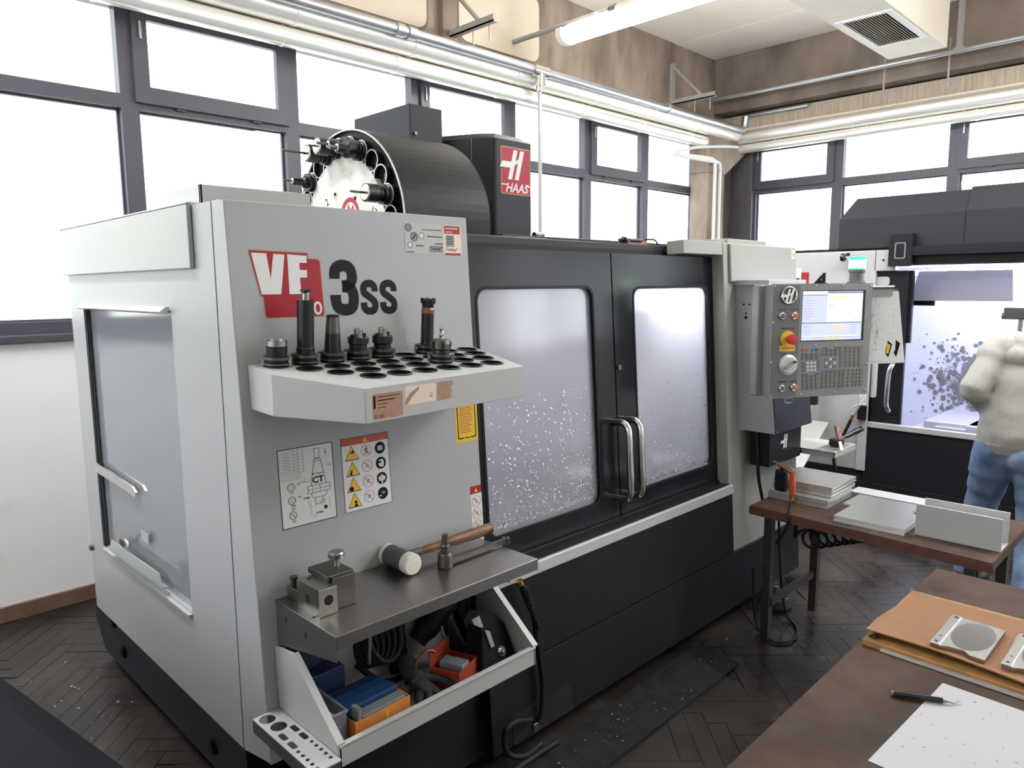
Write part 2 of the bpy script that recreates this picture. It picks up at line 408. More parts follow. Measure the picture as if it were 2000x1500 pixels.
# ================================================================ ROOM
XR, YB, XL, YF, ZC = 7.6, 4.2, -3.2, -4.2, 3.92
floor = obj('floor', MB().box((XL - .2, YF - .2, -.12), (XR + .2, YB + .2, -.004)), 'oily_floor', kind='structure')

# herringbone parquet: real blocks where the floor shows, the rest is the slab's own surface
def parquet():
    Lb, Wb = 0.36, 0.072
    me = None
    blocks = []
    ang = math.radians(45)
    n = int(Lb / Wb)
    spots = []
    for i in range(-90, 90):
        for j in range(-40, 40):
            bx_ = i * Wb + j * Lb * 0 ; 
            # classic herringbone lattice
            px_ = i * Wb + j * Lb; py_ = i * Wb - j * Lb
            spots.append((px_ + Lb/2, py_ + Wb/2, 0.0)); spots.append((px_ + Lb + Wb/2 - Lb, py_ + Wb + Lb/2, PI/2))
    res = []
    ca, sa = math.cos(ang), math.sin(ang)
    for x, y, r in spots:
        X = 2.6 + x * ca - y * sa; Y = 1.6 + x * sa + y * ca
        left = 0.2 < X < 0.98 and 1.9 < Y < 4.12
        mid = 2.75 < X < 5.45 and 0.35 < Y < 1.62
        frontl = 0.9 < X < 2.9 and 0.75 < Y < 1.40
        if not (left or mid or frontl): continue
        res.append((Vector((X, Y, 0)).length, X, Y, r + ang))
    res.sort()
    return res, Lb, Wb
pq, Lb, Wb = parquet()
seen = []; keep = []
for q in pq:
    if all((q[1]-p[1])**2 + (q[2]-p[2])**2 > 0.0004 for p in seen[-60:]): seen.append(q)
g = 0.0012
bmesh_block = None
stuff = MB()
def in_frame(X, Y):
    p = Vector((X, Y, -1.62)); zc = p.dot(_f)
    return zc > 0.3 and abs(p.dot(_r) / zc) < 0.74 and abs(p.dot(_u) / zc) < 0.56
vis = [q for q in seen if in_frame(q[1], q[2])]
for k, q in enumerate(vis):
    M = T(q[1], q[2], 0) @ RZ(q[3])
    dz = random.uniform(-0.0008, 0.0006)
    if k < 300:
        if bmesh_block is None:
            b = obj('parquet_block', MB().box((-Lb/2 + g, -Wb/2 + g, -0.003), (Lb/2 - g, Wb/2 - g, 0.0)), 'oily_floor', parent=floor)
            bmesh_block = b.data; fl = WL[floor.name]
            b.location = Vector((q[1], q[2], -0.003 + dz)) - fl; b.rotation_euler = (0, 0, q[3])
        else:
            b = bpy.data.objects.new('parquet_block', bmesh_block); COL.objects.link(b); b.parent = floor
            b.location = Vector((q[1], q[2], -0.003 + dz)) - fl; b.rotation_euler = (0, 0, q[3])
    else:
        stuff.box((-Lb/2 + g, -Wb/2 + g, -0.003), (Lb/2 - g, Wb/2 - g, dz), M)
if stuff.v: obj('parquet_field', stuff, 'oily_floor', parent=floor, kind='stuff')

# ---- walls below and above the windows
ZS, ZT = 1.43, 3.1
obj('wall_back', MB().box((XL, YB, 0), (XR + .2, YB + .2, ZS - .06)), 'plaster_dirty', kind='structure')
obj('baseboard_back', MB().box((XL, YB - .02, 0), (6.8, YB, .075)), 'baseboard', kind='structure')
wbu = obj('wall_back_upper', MB().box((XL, YB - .05, ZT), (XR + .2, YB + .2, ZC)), 'concrete', kind='structure')
# cream infill panels with rounded corners set in the concrete
for x0, x1 in ((-0.6, 1.0), (1.18, 1.98), (2.16, 3.33), (3.62, 4.45)):
    M = frame((0, YB - .05, 0), (1, 0, 0), (0, 0, 1), (0, -1, 0))
    p = MB().plate(rrect(x0 - .02, 3.335, x1 + .02, 3.86, .09), [rrect(x0, 3.355, x1, 3.84, .08)], .004, M)
    obj('panel_joint', p, 'concrete_dark', parent=wbu)
    obj('infill_panel', MB().plate(rrect(x0, 3.355, x1, 3.84, .08), [], .012, M), 'infill', parent=wbu, bevel=.004)
obj('trim_1', MB().box((3.44, YB - .10, ZT + .2), (3.56, YB - .05, ZC)), 'concrete_dark', kind='structure')
obj('wall_right', MB().box((XR, YF, 0), (XR + .2, YB, ZS - .06)), 'plaster_dirty', kind='structure')
wru = MB().box((XR - .06, YF, ZT), (XR + .2, YB, ZC))
obj('wall_right_upper', wru, 'concrete_dark', kind='structure')
obj('trim_2', MB().box((7.14, YF, 3.37), (XR - .06, YB - .05, ZC)), 'concrete_dark', kind='structure', bevel=.01)   # edge beam
obj('trim_3', MB().box((7.30, YF, 3.20), (XR - .06, YB - .05, 3.352)), 'concrete_board', kind='structure')        # board-marked strip
obj('trim_4', MB().box((7.24, YF, 3.185), (XR - .06, YB - .05, 3.2)), 'infill', kind='structure')
# corner column with flared head, dark timber panels beside it
col_ = MB().box((6.80, 3.99, 0), (7.12, YB, 2.74))
Mc = frame((0, 0, 0), (1, 0, 0), (0, 0, 1), (0, -1, 0))
col_.prism([(6.80, 2.74), (7.12, 2.74), (7.56, 3.01), (7.56, 3.18), (6.80, 3.2)], -YB, -3.99, Mc)
obj('trim_5', col_, 'concrete', kind='structure', bevel=.012)
obj('trim_6', MB().box((7.12, YB - .03, 0), (XR, YB, ZT)).box((XR - .03, 3.915, 0), (XR + .1, YB - .03, ZT)), 'wood_dark_panel', kind='structure')

ceil = obj('ceiling', MB().box((XL - .2, YF - .2, ZC + .012), (XR + .2, YB + .2, ZC + .2)), 'ceiling_paint', kind='structure')
xs_ = [XL, -2.0, -0.8, 0.4, 1.6, 2.8, 4.0, 5.2, 6.4, 7.14]
for i in range(len(xs_) - 1):
    for y0, y1 in ((-4.2, -1.9), (-1.89, 0.38), (0.39, 2.62), (2.63, 4.15)):
        obj('ceiling_panel', MB().box((xs_[i] + .004, y0, ZC - random.uniform(0, .004)), (xs_[i+1] - .004, y1, ZC + .013)), 'ceiling_paint', parent=ceil)

# ---- windows
WN = [0]
def window_unit(M, w, z0, z1, ztr, sash, mull=.045, wd_=.07):
    WN[0] += 1
    root = thing('window_%d' % WN[0], M @ Vector((w/2, z0, 0)), kind='structure')
    up = rect(mull, ztr + .035, w - mull, z1 - .05); lo = rect(mull, z0 + .06, w - mull, ztr - .035)
    f = MB().plate(rect(0, z0, w, z1), [up, lo], wd_, M @ T(0, 0, -wd_))
    # slim glazing beads
    f.plate(rect(mull, z0 + .06, w - mull, ztr - .035), [rect(mull + .012, z0 + .072, w - mull - .012, ztr - .047)], .02, M @ T(0, 0, -wd_ + .01))
    obj('window_frame', f, 'frame_dark', parent=root)
    pu = [mull, ztr + .035, w - mull, z1 - .05]
    if sash:
        s_ = MB().plate(rect(mull - .02, ztr + .0, w - mull + .02, z1 - .03), [rect(mull + .055, ztr + .085, w - mull - .055, z1 - .095)], .035, M @ T(0, 0, -.012))
        so = obj('sash', s_, 'frame_dark', parent=root, bevel=.004)
        obj('hinge', MB().cyl((w*.25, ztr - .006, .012), (w*.25 + .05, ztr - .006, .012), .006, M=M).cyl((w*.72, ztr - .006, .012), (w*.72 + .05, ztr - .006, .012), .006, M=M), 'steel_dark', parent=so)
        hh = MB().box((mull + .012, (ztr+z1)/2 + .06, .022), (mull + .026, (ztr+z1)/2 + .15, .034), M)
        obj('handle', hh, 'steel', parent=so, bevel=.003)
        pu = [mull + .05, ztr + .08, w - mull - .05, z1 - .09]
    obj('pane', MB().box((pu[0], pu[1], -.042), (pu[2], pu[3], -.036), M), 'glass', parent=root)
    obj('pane', MB().box((mull, z0 + .06, -.042), (w - mull, ztr - .035, -.036), M), 'glass', parent=root)
bx = [-3.2, -2.29, -1.38, -0.47, .45, 1.41, 2.335, 3.29, 4.22, 5.165, 6.035, 6.96]
for i in range(len(bx) - 1):
    M = frame((bx[i], YB + .02, 0), (1, 0, 0), (0, 0, 1), (0, -1, 0))
    window_unit(M, bx[i+1] - bx[i], ZS - .03, ZT, 2.585, i % 2 == 1)
by = [3.94, 3.03, 2.0, .97, -.06, -1.09, -2.12, -3.15]
for i in range(len(by) - 1):
    M = frame((XR + .02, by[i], 0), (0, -1, 0), (0, 0, 1), (-1, 0, 0))
    window_unit(M, by[i] - by[i+1], ZS - .03, ZT, 2.62, i % 2 == 0, mull=.05)
obj('trim_7', MB().box((XL, YB - .03, ZS - .07), (6.96, YB + .1, ZS - .03)), 'frame_dark', kind='structure', bevel=.005)
obj('trim_8', MB().box((XR - .03, YF, ZS - .07), (XR + .1, 3.94, ZS - .03)), 'frame_dark', kind='structure', bevel=.005)
# ---- the side of the hall behind the camera: plastered walls, a window band opposite
wl = MB().box((XL - .2, YF, 0), (XL, YB, 1.1)).box((XL - .2, YF, 3.0), (XL, YB, ZC))
lb_ = [(-4.2, .1), (1.9, 2.1), (3.9, 4.2)]
for y0, y1 in lb_: wl.box((XL - .2, y0, 1.1), (XL, y1, 3.0))
obj('wall_left', wl, 'plaster', kind='structure')
for i in range(2):
    y0, y1 = lb_[i][1], lb_[i+1][0]
    for q in range(2):
        M = frame((XL - .05, y0 + q*(y1 - y0)/2, 0), (0, 1, 0), (0, 0, 1), (1, 0, 0))
        window_unit(M, (y1 - y0)/2, 1.1, 3.0, 2.5, q == 0)
wf = MB().box((XL, YF - .2, 0), (XR, YF, 1.0)).box((XL, YF - .2, 3.0), (XR, YF, ZC))
for x0, x1 in ((XL, 5.0), (7.0, XR)): wf.box((x0, YF - .2, 1.0), (x1, YF, 3.0))
obj('wall_front', wf, 'plaster', kind='structure')
for x0, x1 in ((5.0, 7.0),):
    M = frame((x1, YF - .05, 0), (-1, 0, 0), (0, 0, 1), (0, 1, 0))
    window_unit(M, (x1 - x0)/2, 1.0, 3.0, 2.4, False)
    M = frame(((x0 + x1)/2, YF - .05, 0), (-1, 0, 0), (0, 0, 1), (0, 1, 0))
    window_unit(M, (x1 - x0)/2, 1.0, 3.0, 2.4, True)

# ---- garden outside: ground and pale trees
obj('bounce_ground', MB().box((-40, YB + .25, -.9), (60, 60, -.8)).box((XR + .25, -40, -.9), (60, YB + .25, -.8)).box((-40, -40, -.9), (XL - .25, YB + .25, -.8)).box((XL - .25, -40, -.9), (XR + .25, YF - .25, -.8)), 'whitened_grass', label='lawn outside whitened to bounce daylight indoors, beyond the window band', cat='lawn', kind='stuff')
def tree(x, y, r, h, label):
    root = thing('garden_tree', (x, y, -.8), label, 'tree', 'pale trees outside the windows')
    bm = bmesh.new()
    mb = MB()
    for k in range(9):
        a = random.uniform(0, 2*PI); rr = r * random.uniform(.15, .62); c = Vector((x + rr*math.cos(a), y + rr*math.sin(a), -.8 + h * random.uniform(.5, .95)))
        s = r * random.uniform(.38, .6)
        b2 = bmesh.new(); bmesh.ops.create_icosphere(b2, subdivisions=3, radius=s)
        for v in b2.verts: v.co *= 1 + random.uniform(-.13, .13)
        mb.add([v.co + c for v in b2.verts], [tuple(v.index for v in f.verts) for f in b2.faces], None, True); b2.free()
    bm.free()
    obj('tree_crown', mb, 'leaf', parent=root)
    obj('tree_trunk', MB().cyl((x, y, -.8), (x, y, -.8 + h*.6), r*.09, r*.05, 10), 'bark', parent=root)
tree(2.2, 15.5, 2.4, 4.2, 'pale bushy tree outside the window band, nearest the plastered parapet end')
tree(8.6, 13.0, 1.7, 3.5, 'pale rounded tree seen through the panes beside the drop pipe')
tree(17.0, 9.6, 2.0, 3.2, 'pale low tree outside the windows by the concrete column')
tree(-5.5, 16.0, 2.8, 4.2, 'pale broad tree outside the far end of the window band')

# ================================================================ PIPES, LAMPS, DUCT
def clad_pipe(name, path_axis, a0, a1, fixed, r, joints, label, group=None):
    """path along X or Y; each sheet-metal jacket length is its own piece"""
    def P(t): return V(t, fixed[0], fixed[1]) if path_axis == 'X' else V(fixed[0], t, fixed[1])
    root = thing(name, P((a0 + a1)/2) - V(0, 0, r), label, 'pipe', group)
    js = [a0] + joints + [a1]
    for i in range(len(js) - 1):
        s = MB().cyl(P(js[i]), P(js[i+1]), r, n=32)
        o = obj('jacket_section', s, 'clad', parent=root)
        if i: obj('jacket_bead', MB().cyl(P(js[i] - .007), P(js[i] + .007), r + .004, n=32), 'clad', parent=o)
    return root
clad_pipe('insulated_pipe', 'X', -3.15, 7.335, (4.0, 3.175), .075, [-2, -.9, .2, 1.3, 2.25, 3.08, 4.02, 4.95, 5.75, 6.55, 7.2], 'thick foil-clad pipe along the window band, upper of two', 'foil-clad heating pipes')
clad_pipe('insulated_pipe', 'X', -3.15, 7.38, (4.05, 3.045), .055, [-1.9, -.8, .3, 1.22, 2.2, 2.98, 3.9, 4.85, 5.7, 6.5, 7.1], 'thinner foil-clad pipe along the window band, lower of two', 'foil-clad heating pipes')
clad_pipe('insulated_pipe', 'Y', -4.1, 4.05, (7.41, 3.155), .07, [-3, -2, -1, 0, .93, 1.9, 2.83, 3.6], 'thick foil-clad pipe under the concrete edge beam, upper of two', 'foil-clad heating pipes')
clad_pipe('insulated_pipe', 'Y', -4.1, 4.0, (7.43, 3.035), .045, [-3.1, -2.1, -1.1, -.1, .85, 1.8, 2.7, 3.55], 'thinner foil-clad pipe under the concrete edge beam, lower of two', 'foil-clad heating pipes')
# compressed-air main with tee and drop
air = thing('compressed_air_pipe', (2.2, 3.88, 3.15), 'galvanised air pipe above the clad pipes with a tee and drop', 'pipe')
obj('main_pipe', MB().cyl((-3.15, 3.88, 3.195), (7.20, 3.88, 3.195), .033, n=20), 'galv', parent=air)
for x in (-1.2, 2.9, 2.99, 5.9): obj('coupling', MB().cyl((x - .03, 3.88, 3.195), (x + .03, 3.88, 3.195), .042, n=20), 'galv', parent=air, bevel=.004)
obj('tee', MB().cyl((4.10, 3.88, 3.195), (4.26, 3.88, 3.195), .043, n=20).cyl((4.18, 3.88, 3.195), (4.18, 3.88, 3.10), .038, n=20).cyl((4.18, 3.88, 3.10), (4.18, 3.88, 3.085), .045, n=6), 'chrome', parent=air)
obj('reducer', MB().cyl((4.18, 3.88, 3.085), (4.18, 3.88, 3.05), .03, .024, n=16), 'galv', parent=air)
obj('drop_pipe', MB().cyl((4.18, 3.88, 3.06), (4.18, 3.88, 1.1), .015, n=14), 'paint_grey_pipe', parent=air)
obj('elbow', MB().tube([(7.18, 3.88, 3.195), (7.26, 3.88, 3.20), (7.285, 3.87, 3.24), (7.285, 3.86, 3.33)], .036, 14, smooth_path=5).tube([(7.285, 3.86, 3.33), (7.28, 3.7, 3.335), (7.26, 3.2, 3.33)], .022, 12, smooth_path=4), 'galv', parent=air)
# long thin pipe below the edge beam with its hangers
lp = thing('hanging_pipe', (6.98, 0, 3.45), 'slim galvanised pipe hung in front of the concrete edge beam', 'pipe')
obj('pipe_run', MB().cyl((6.98, -4.1, 3.475), (6.98, 4.1, 3.475), .02, n=14), 'galv', parent=lp)
for y in (2.43, 1.93, .4): obj('pipe_hanger', MB().cyl((7.02, y, 3.6), (7.02, y, 3.235), .008, n=10).cyl((7.02, y, 3.25), (7.06, y, 3.235), .02, n=12), 'paint_grey_pipe', parent=lp)
obj('hanger_post', MB().box((6.955, 1.83, 3.5), (6.995, 1.87, ZC)).box((6.95, 1.81, 3.455), (7.0, 1.89, 3.5)), 'paint_grey_pipe', parent=lp)
def bracket(x, label):
    b = thing('pipe_bracket', (x, 4.1, 3.3), label, 'bracket', 'steel wall brackets carrying pipes')
    obj('upright', MB().box((x - .02, 4.11, 3.30), (x + .02, 4.15, 3.72)), 'paint_grey_pipe', parent=b)
    obj('brace', MB().tube([(x, 4.12, 3.68), (x, 3.82, 3.38)], .016, 6), 'paint_grey_pipe', parent=b)
    obj('arm', MB().box((x - .022, 3.66, 3.335), (x + .022, 4.12, 3.345)).box((x - .022, 3.66, 3.335), (x - .016, 4.12, 3.38)), 'paint_grey_pipe', parent=b)
    for y in (3.72, 3.88): obj('hanger_rod', MB().cyl((x, y, 3.39), (x, y, 3.232), .005, n=8).cyl((x, y, 3.348), (x, y, 3.358), .012, n=6), 'steel', parent=b)
bracket(3.52, 'steel triangular bracket on the pilaster between two cream panels')
bracket(6.33, 'steel triangular bracket near the corner column')
bracket(0.9, 'steel triangular bracket beyond the first cream panel')
# conduits dropping along the corner column
for dx, lab in ((0.0, 'white conduit bending down the corner column, outer one'), (.10, 'white conduit bending down the corner column, inner one')):
    obj('wall_conduit', MB().tube([(6.10 + dx*1.4, 3.955, 2.83), (6.62 + dx, 3.955, 2.86 - dx*.2), (6.82 + dx, 3.955, 2.86 - dx*.2), (6.86 + dx, 3.955, 2.8 - dx*.2), (6.86 + dx, 3.955, 2.5), (6.86 + dx, 3.955, .6)], .017, 10, smooth_path=6), 'plaster', label=lab, cat='conduit', group='conduits on the corner column')
obj('conduit_loop', MB().tube([(6.08, 3.955, 2.83), (6.4, 3.93, 2.92), (6.9, 3.9, 2.99), (7.2, 3.9, 3.02)], .014, 10, smooth_path=6), 'plaster', label='white conduit rising from the column bend to the clad pipes', cat='conduit')
# fluorescent lamps
def lamp(x, y0, y1, z, label):
    r_ = thing('fluorescent_lamp', (x, (y0 + y1)/2, z - .05), label, 'ceiling lamp', 'fluorescent batten lamps')
    obj('housing', MB().box((x - .025, y0, z + .035), (x + .025, y1, z + .06)), 'lamp_body', parent=r_, bevel=.008)
    M = frame((x, y0 + .04, z), (1, 0, 0), (0, 0, 1), (0, -1, 0))
    prof = [(.085 * math.cos(a), -.058 * math.sin(a) if a < PI else -.045 * math.sin(a)) for a in [2*PI * k / 24 for k in range(24)]]
    obj('diffuser', MB().prism(prof, -(y1 - y0 - .08), 0, M, smooth=True), 'lamp_tube', parent=r_)
    for yy, s in ((y0, -1), (y1, 1)):
        Me = frame((x, yy, z), (1, 0, 0), (0, 0, 1), (0, -1, 0))
        pr = [(.09 * math.cos(a), -.062 * math.sin(a) ** .8) for a in [PI * k / 12 for k in range(13)]]
        obj('end_cap', MB().prism(pr + [(-.09, .035), (.09, .035)], -.045 if s < 0 else 0, 0 if s < 0 else .045, Me), 'lamp_body', parent=r_, bevel=.006)
    for yy in (y0 + .3, y1 - .3): obj('suspension_clip', MB().box((x - .02, yy - .012, z + .03), (x + .02, yy + .012, z + .085)), 'paint_grey_pipe', parent=r_)
lamp(4.13, 2.27, 3.60, 3.36, 'lit fluorescent lamp hung below the conduit rail near the window band')
lamp(4.13, -.2, 1.38, 3.36, 'lit fluorescent lamp on the conduit rail, second from the window band')
lamp(4.13, -2.4, -.82, 3.36, 'lit fluorescent lamp on the conduit rail, farthest from the window band')
lamp(0.1, 2.3, 3.88, 3.36, 'added fluorescent lamp out of view, brightening the wall beside the glazed machine side')  # unseen lamp added to brighten the parapet wall and machine side
lamp(6.3, -1.7, -.12, 3.36, 'added fluorescent lamp out of view, brightening the person and the table')  # unseen lamp added to light the person and channel from the right
rail = thing('conduit_rail', (4.17, 0, 3.43), 'grey steel conduit rail carrying the fluorescent lamps', 'rail')
obj('rail_tube', MB().cyl((4.17, -4.1, 3.455), (4.17, 4.14, 3.455), .019, n=14), 'paint_grey_pipe', parent=rail)
for y in (3.2, 2.1, .6): obj('joint_sleeve', MB().cyl((4.17, y - .025, 3.455), (4.17, y + .025, 3.455), .026, n=14), 'steel_dark', parent=rail)
# ventilation duct with grille
dct = thing('ventilation_duct', (5.2, 2.03, 3.4), 'cream sheet-metal duct below the ceiling with a louvred vent', 'duct')
Md = frame((0, 0, 0), (1, 0, 0), (0, 1, 0), (0, 0, 1))
vx0, vx1, vy0, vy1 = 5.40, 6.12, 1.87, 2.18
obj('duct_bottom', MB().plate(rect(4.5, 1.82, 6.54, 2.24), [rect(vx0, vy0, vx1, vy1)], .01, T(0, 0, 3.40)), 'duct_paint', parent=dct)
obj('duct_body', MB().box((4.5, 1.82, 3.41), (6.54, 1.83, ZC)).box((4.5, 2.23, 3.41), (6.54, 2.24, ZC)).box((6.53, 1.83, 3.41), (6.54, 2.23, ZC)).box((4.5, 1.83, 3.41), (4.51, 2.23, ZC)), 'duct_paint', parent=dct)
obj('duct_shade_sheet', MB().box((5.3, 1.835, 3.45), (6.3, 2.225, 3.46)), 'hole_dark', parent=dct)  # dark sheet standing in for the shade behind the slats
gr = obj('vent_frame', MB().plate(rect(vx0 - .03, vy0 - .03, vx1 + .03, vy1 + .03), [rect(vx0 + .01, vy0 + .01, vx1 - .01, vy1 - .01)], .008, T(0, 0, 3.393)), 'lamp_body', parent=dct, bevel=.003)
nsl = 15
for i in range(nsl):
    y = vy0 + .02 + i * (vy1 - vy0 - .04) / (nsl - 1)
    obj('vent_slat', MB().box((vx0 + .012, -.011, -.001), (vx1 - .012, .011, .001), T(0, y, 3.402) @ RX(math.radians(52))), 'duct_paint', parent=gr)

# ================================================================ MILLING MACHINE (front leans back a little)
KL = .062
_n = math.sqrt(1 + KL * KL)
MF = frame((0, 1.7099, 0), (1, 0, 0), (0, KL/_n, 1/_n), (0, -1/_n, KL/_n))     # local (X, up along the face, outwards)
MS = frame((0, 0, 0), (0, 1, 0), (0, 0, 1), (1, 0, 0))                            # local (Y, Z, X): profiles swept along X
def yf(z): return 1.7099 + KL * z
def text_fit(mb, txt, x0, y0, x1, y1, M, mi=0, bold=0.0, t=.0004, shear=0):
    tmp = MB().text(txt, 1.0, None, 0, .001, bold, shear=shear)
    xs = [v[0] for v in tmp.v]; ys = [v[1] for v in tmp.v]
    sx = (x1 - x0) / (max(xs) - min(xs)); sy = (y1 - y0) / (max(ys) - min(ys))
    mb.add([((v[0] - min(xs)) * sx + x0, (v[1] - min(ys)) * sy + y0, v[2] / .001 * t) for v in tmp.v], tmp.f, M, False, mi)
def seg(mb, p, q, w, M, mi=0, t=.0004):
    d = Vector((q[0] - p[0], q[1] - p[1])); L = d.length
    if L < 1e-6: return
    nx, ny = -d.y / L * w / 2, d.x / L * w / 2
    mb.prism([(p[0] + nx, p[1] + ny), (p[0] - nx, p[1] - ny), (q[0] - nx, q[1] - ny), (q[0] + nx, q[1] + ny)], 0, t, M, mi)
def ring(mb, cx, cy, r, w, M, mi=0, t=.0004, n=20, ry=None):
    k = 1 if ry is None else ry / r
    mb.plate(circ(cx, cy, r, n, r*k), [circ(cx, cy, r - w, n, (r - w)*k)], t, M, mi)
def hlogo(mb, cx, cy, s, M, mi=0, t=.0004, sh=.28):
    """two slanted uprights and a bar running out to one side"""
    def P(x, y): return (cx + (x + y * sh) * s, cy + y * s)
    mb.prism([P(-.16, -.5), P(.02, -.5), P(.02, .42), P(-.16, .42)], 0, t, M, mi)
    mb.prism([P(.14, -.5), P(.32, -.5), P(.32, .42), P(.14, .42)], 0, t, M, mi)
    mb.prism([P(-.62, -.14), P(-.16, -.14), P(-.16, .05), P(-.56, .05)], 0, t, M, mi)
    mb.prism([P(.02, -.05), P(.14, .04), P(.14, .16), P(.02, .07)], 0, t, M, mi)

mat('work_light', (1, 1, 1), 0.5, emis=(0.93, 0.95, 1.0), es=235.0)
mat('work_light2', (1, 1, 1), 0.5, emis=(0.88, 0.90, 1.0), es=58.0)
mill = thing('milling_machine', (2.35, 2.5, 0), 'grey and charcoal machining centre with VF 3SS lettering and twin glazed doors', 'milling machine')
# base
base = obj('machine_base', MB().prism([(2.06, .03), (3.42, .03), (3.47, .04), (3.57, .16), (3.53, .27), (2.06, .34)], .885, 1.3, MS).box((1.3, 1.80, .03), (3.86, 3.3, .6)), 'charcoal_side', parent=mill, bevel=.008)
for y, z in ((3.19, .121), (2.31, .107), (3.30, .215)):
    obj('plug', MB().cyl((.888, y, z), (.879, y, z), .026, n=20).cyl((.879, y, z), (.872, y, z), .02, n=20), 'black', parent=base)
for x in (1.1, 2.4, 3.7):
    for y in (2.0, 3.2): obj('levelling_foot', MB().cyl((x, y, 0), (x, y, .012), .06, n=18).cyl((x, y, .012), (x, y, .05), .02, n=12), 'steel_dark', parent=base)
# left side
side = obj('side_panel', MB().plate(rect(1.90, .33, 3.24, 1.84), [rect(2.215, .635, 3.06, 1.555)], .02, MS @ T(0, 0, .81)), 'panel_grey', parent=mill, bevel=.003)
obj('side_window', MB().box((.822, 2.20, .62), (.827, 3.07, 1.565)), 'side_pane', parent=side)
obj('window_channel', MB().box((.826, 3.03, .63), (.85, 3.06, 1.56)).box((.826, 2.2, .6), (.85, 3.06, .63)), 'charcoal_side', parent=side)
obj('window_gap', MB().box((.806, 3.035, .635), (.8095, 3.062, 1.55)), 'hole_dark', parent=side)
obj('drip_strip', MB().prism([(.80, 1.545), (.782, 1.552), (.80, 1.566), (.812, 1.566), (.812, 1.55)], -3.07, -2.23, frame((0, 0, 0), (1, 0, 0), (0, 0, 1), (0, -1, 0))), 'aluminium', parent=side)
obj('window_ledge', MB().prism([(.798, .628), (.812, .628), (.812, .62), (.800, .616)], -3.05, -2.21, frame((0, 0, 0), (1, 0, 0), (0, 0, 1), (0, -1, 0))), 'panel_light', parent=side)
obj('bent_flange', MB().prism([(2.93, .655), (2.90, .70), (2.42, .705), (2.40, .665)], .790, .793, MS).prism([(2.93, .648), (2.93, .655), (2.40, .662), (2.40, .655)], .793, .808, MS), 'aluminium_matt', parent=side)
obj('crumpled_foil_strip', MB().prism([(3.07, .965), (2.66, .945), (2.63, .93), (2.64, .91), (2.72, .918), (3.07, .925)], .803, .8095, MS), 'foil', parent=side)
obj('latch_hook', MB().tube([(.80, 2.80, .70), (.79, 2.78, .735), (.785, 2.70, .745), (.785, 2.68, .73)], .007, 8, smooth_path=3), 'steel', parent=side)
obj('tape_patch', MB().box((.8075, 2.55, .765), (.8095, 2.62, .80)), 'aluminium_matt', parent=side)
obj('valance', MB().box((.796, 2.02, 1.672), (.809, 3.25, 1.846)).box((.796, 2.02, 1.838), (.86, 3.25, 1.848)), 'panel_grey', parent=mill, bevel=.003)
obj('corner_post', MB().prism([(yf(.36) + .02, .36), (1.893, .33), (1.893, 1.84), (yf(1.84) + .02, 1.84)], .8103, .832, MS), 'panel_grey', parent=mill)
obj('seam_bolt', MB().cyl((.81, 3.22, .585), (.797, 3.22, .585), .012, n=14), 'steel_dark', parent=side)
obj('rear_panel', MB().box((.82, 3.22, .33), (3.9, 3.25, 1.84)), 'panel_grey', parent=mill)
# front left panel
fp = obj('front_panel', MB().box((.81, .36, -.035), (1.612, 1.842, 0), MF), 'panel_grey', parent=mill, bevel=.003)
obj('lower_front_panel', MB().box((.90, .03, -.03), (1.56, .355, -.005), MF), 'charcoal', parent=mill)
obj('left_fill', MB().box((.835, 1.83, .36), (1.60, 1.86, 1.78)), 'charcoal', parent=mill)
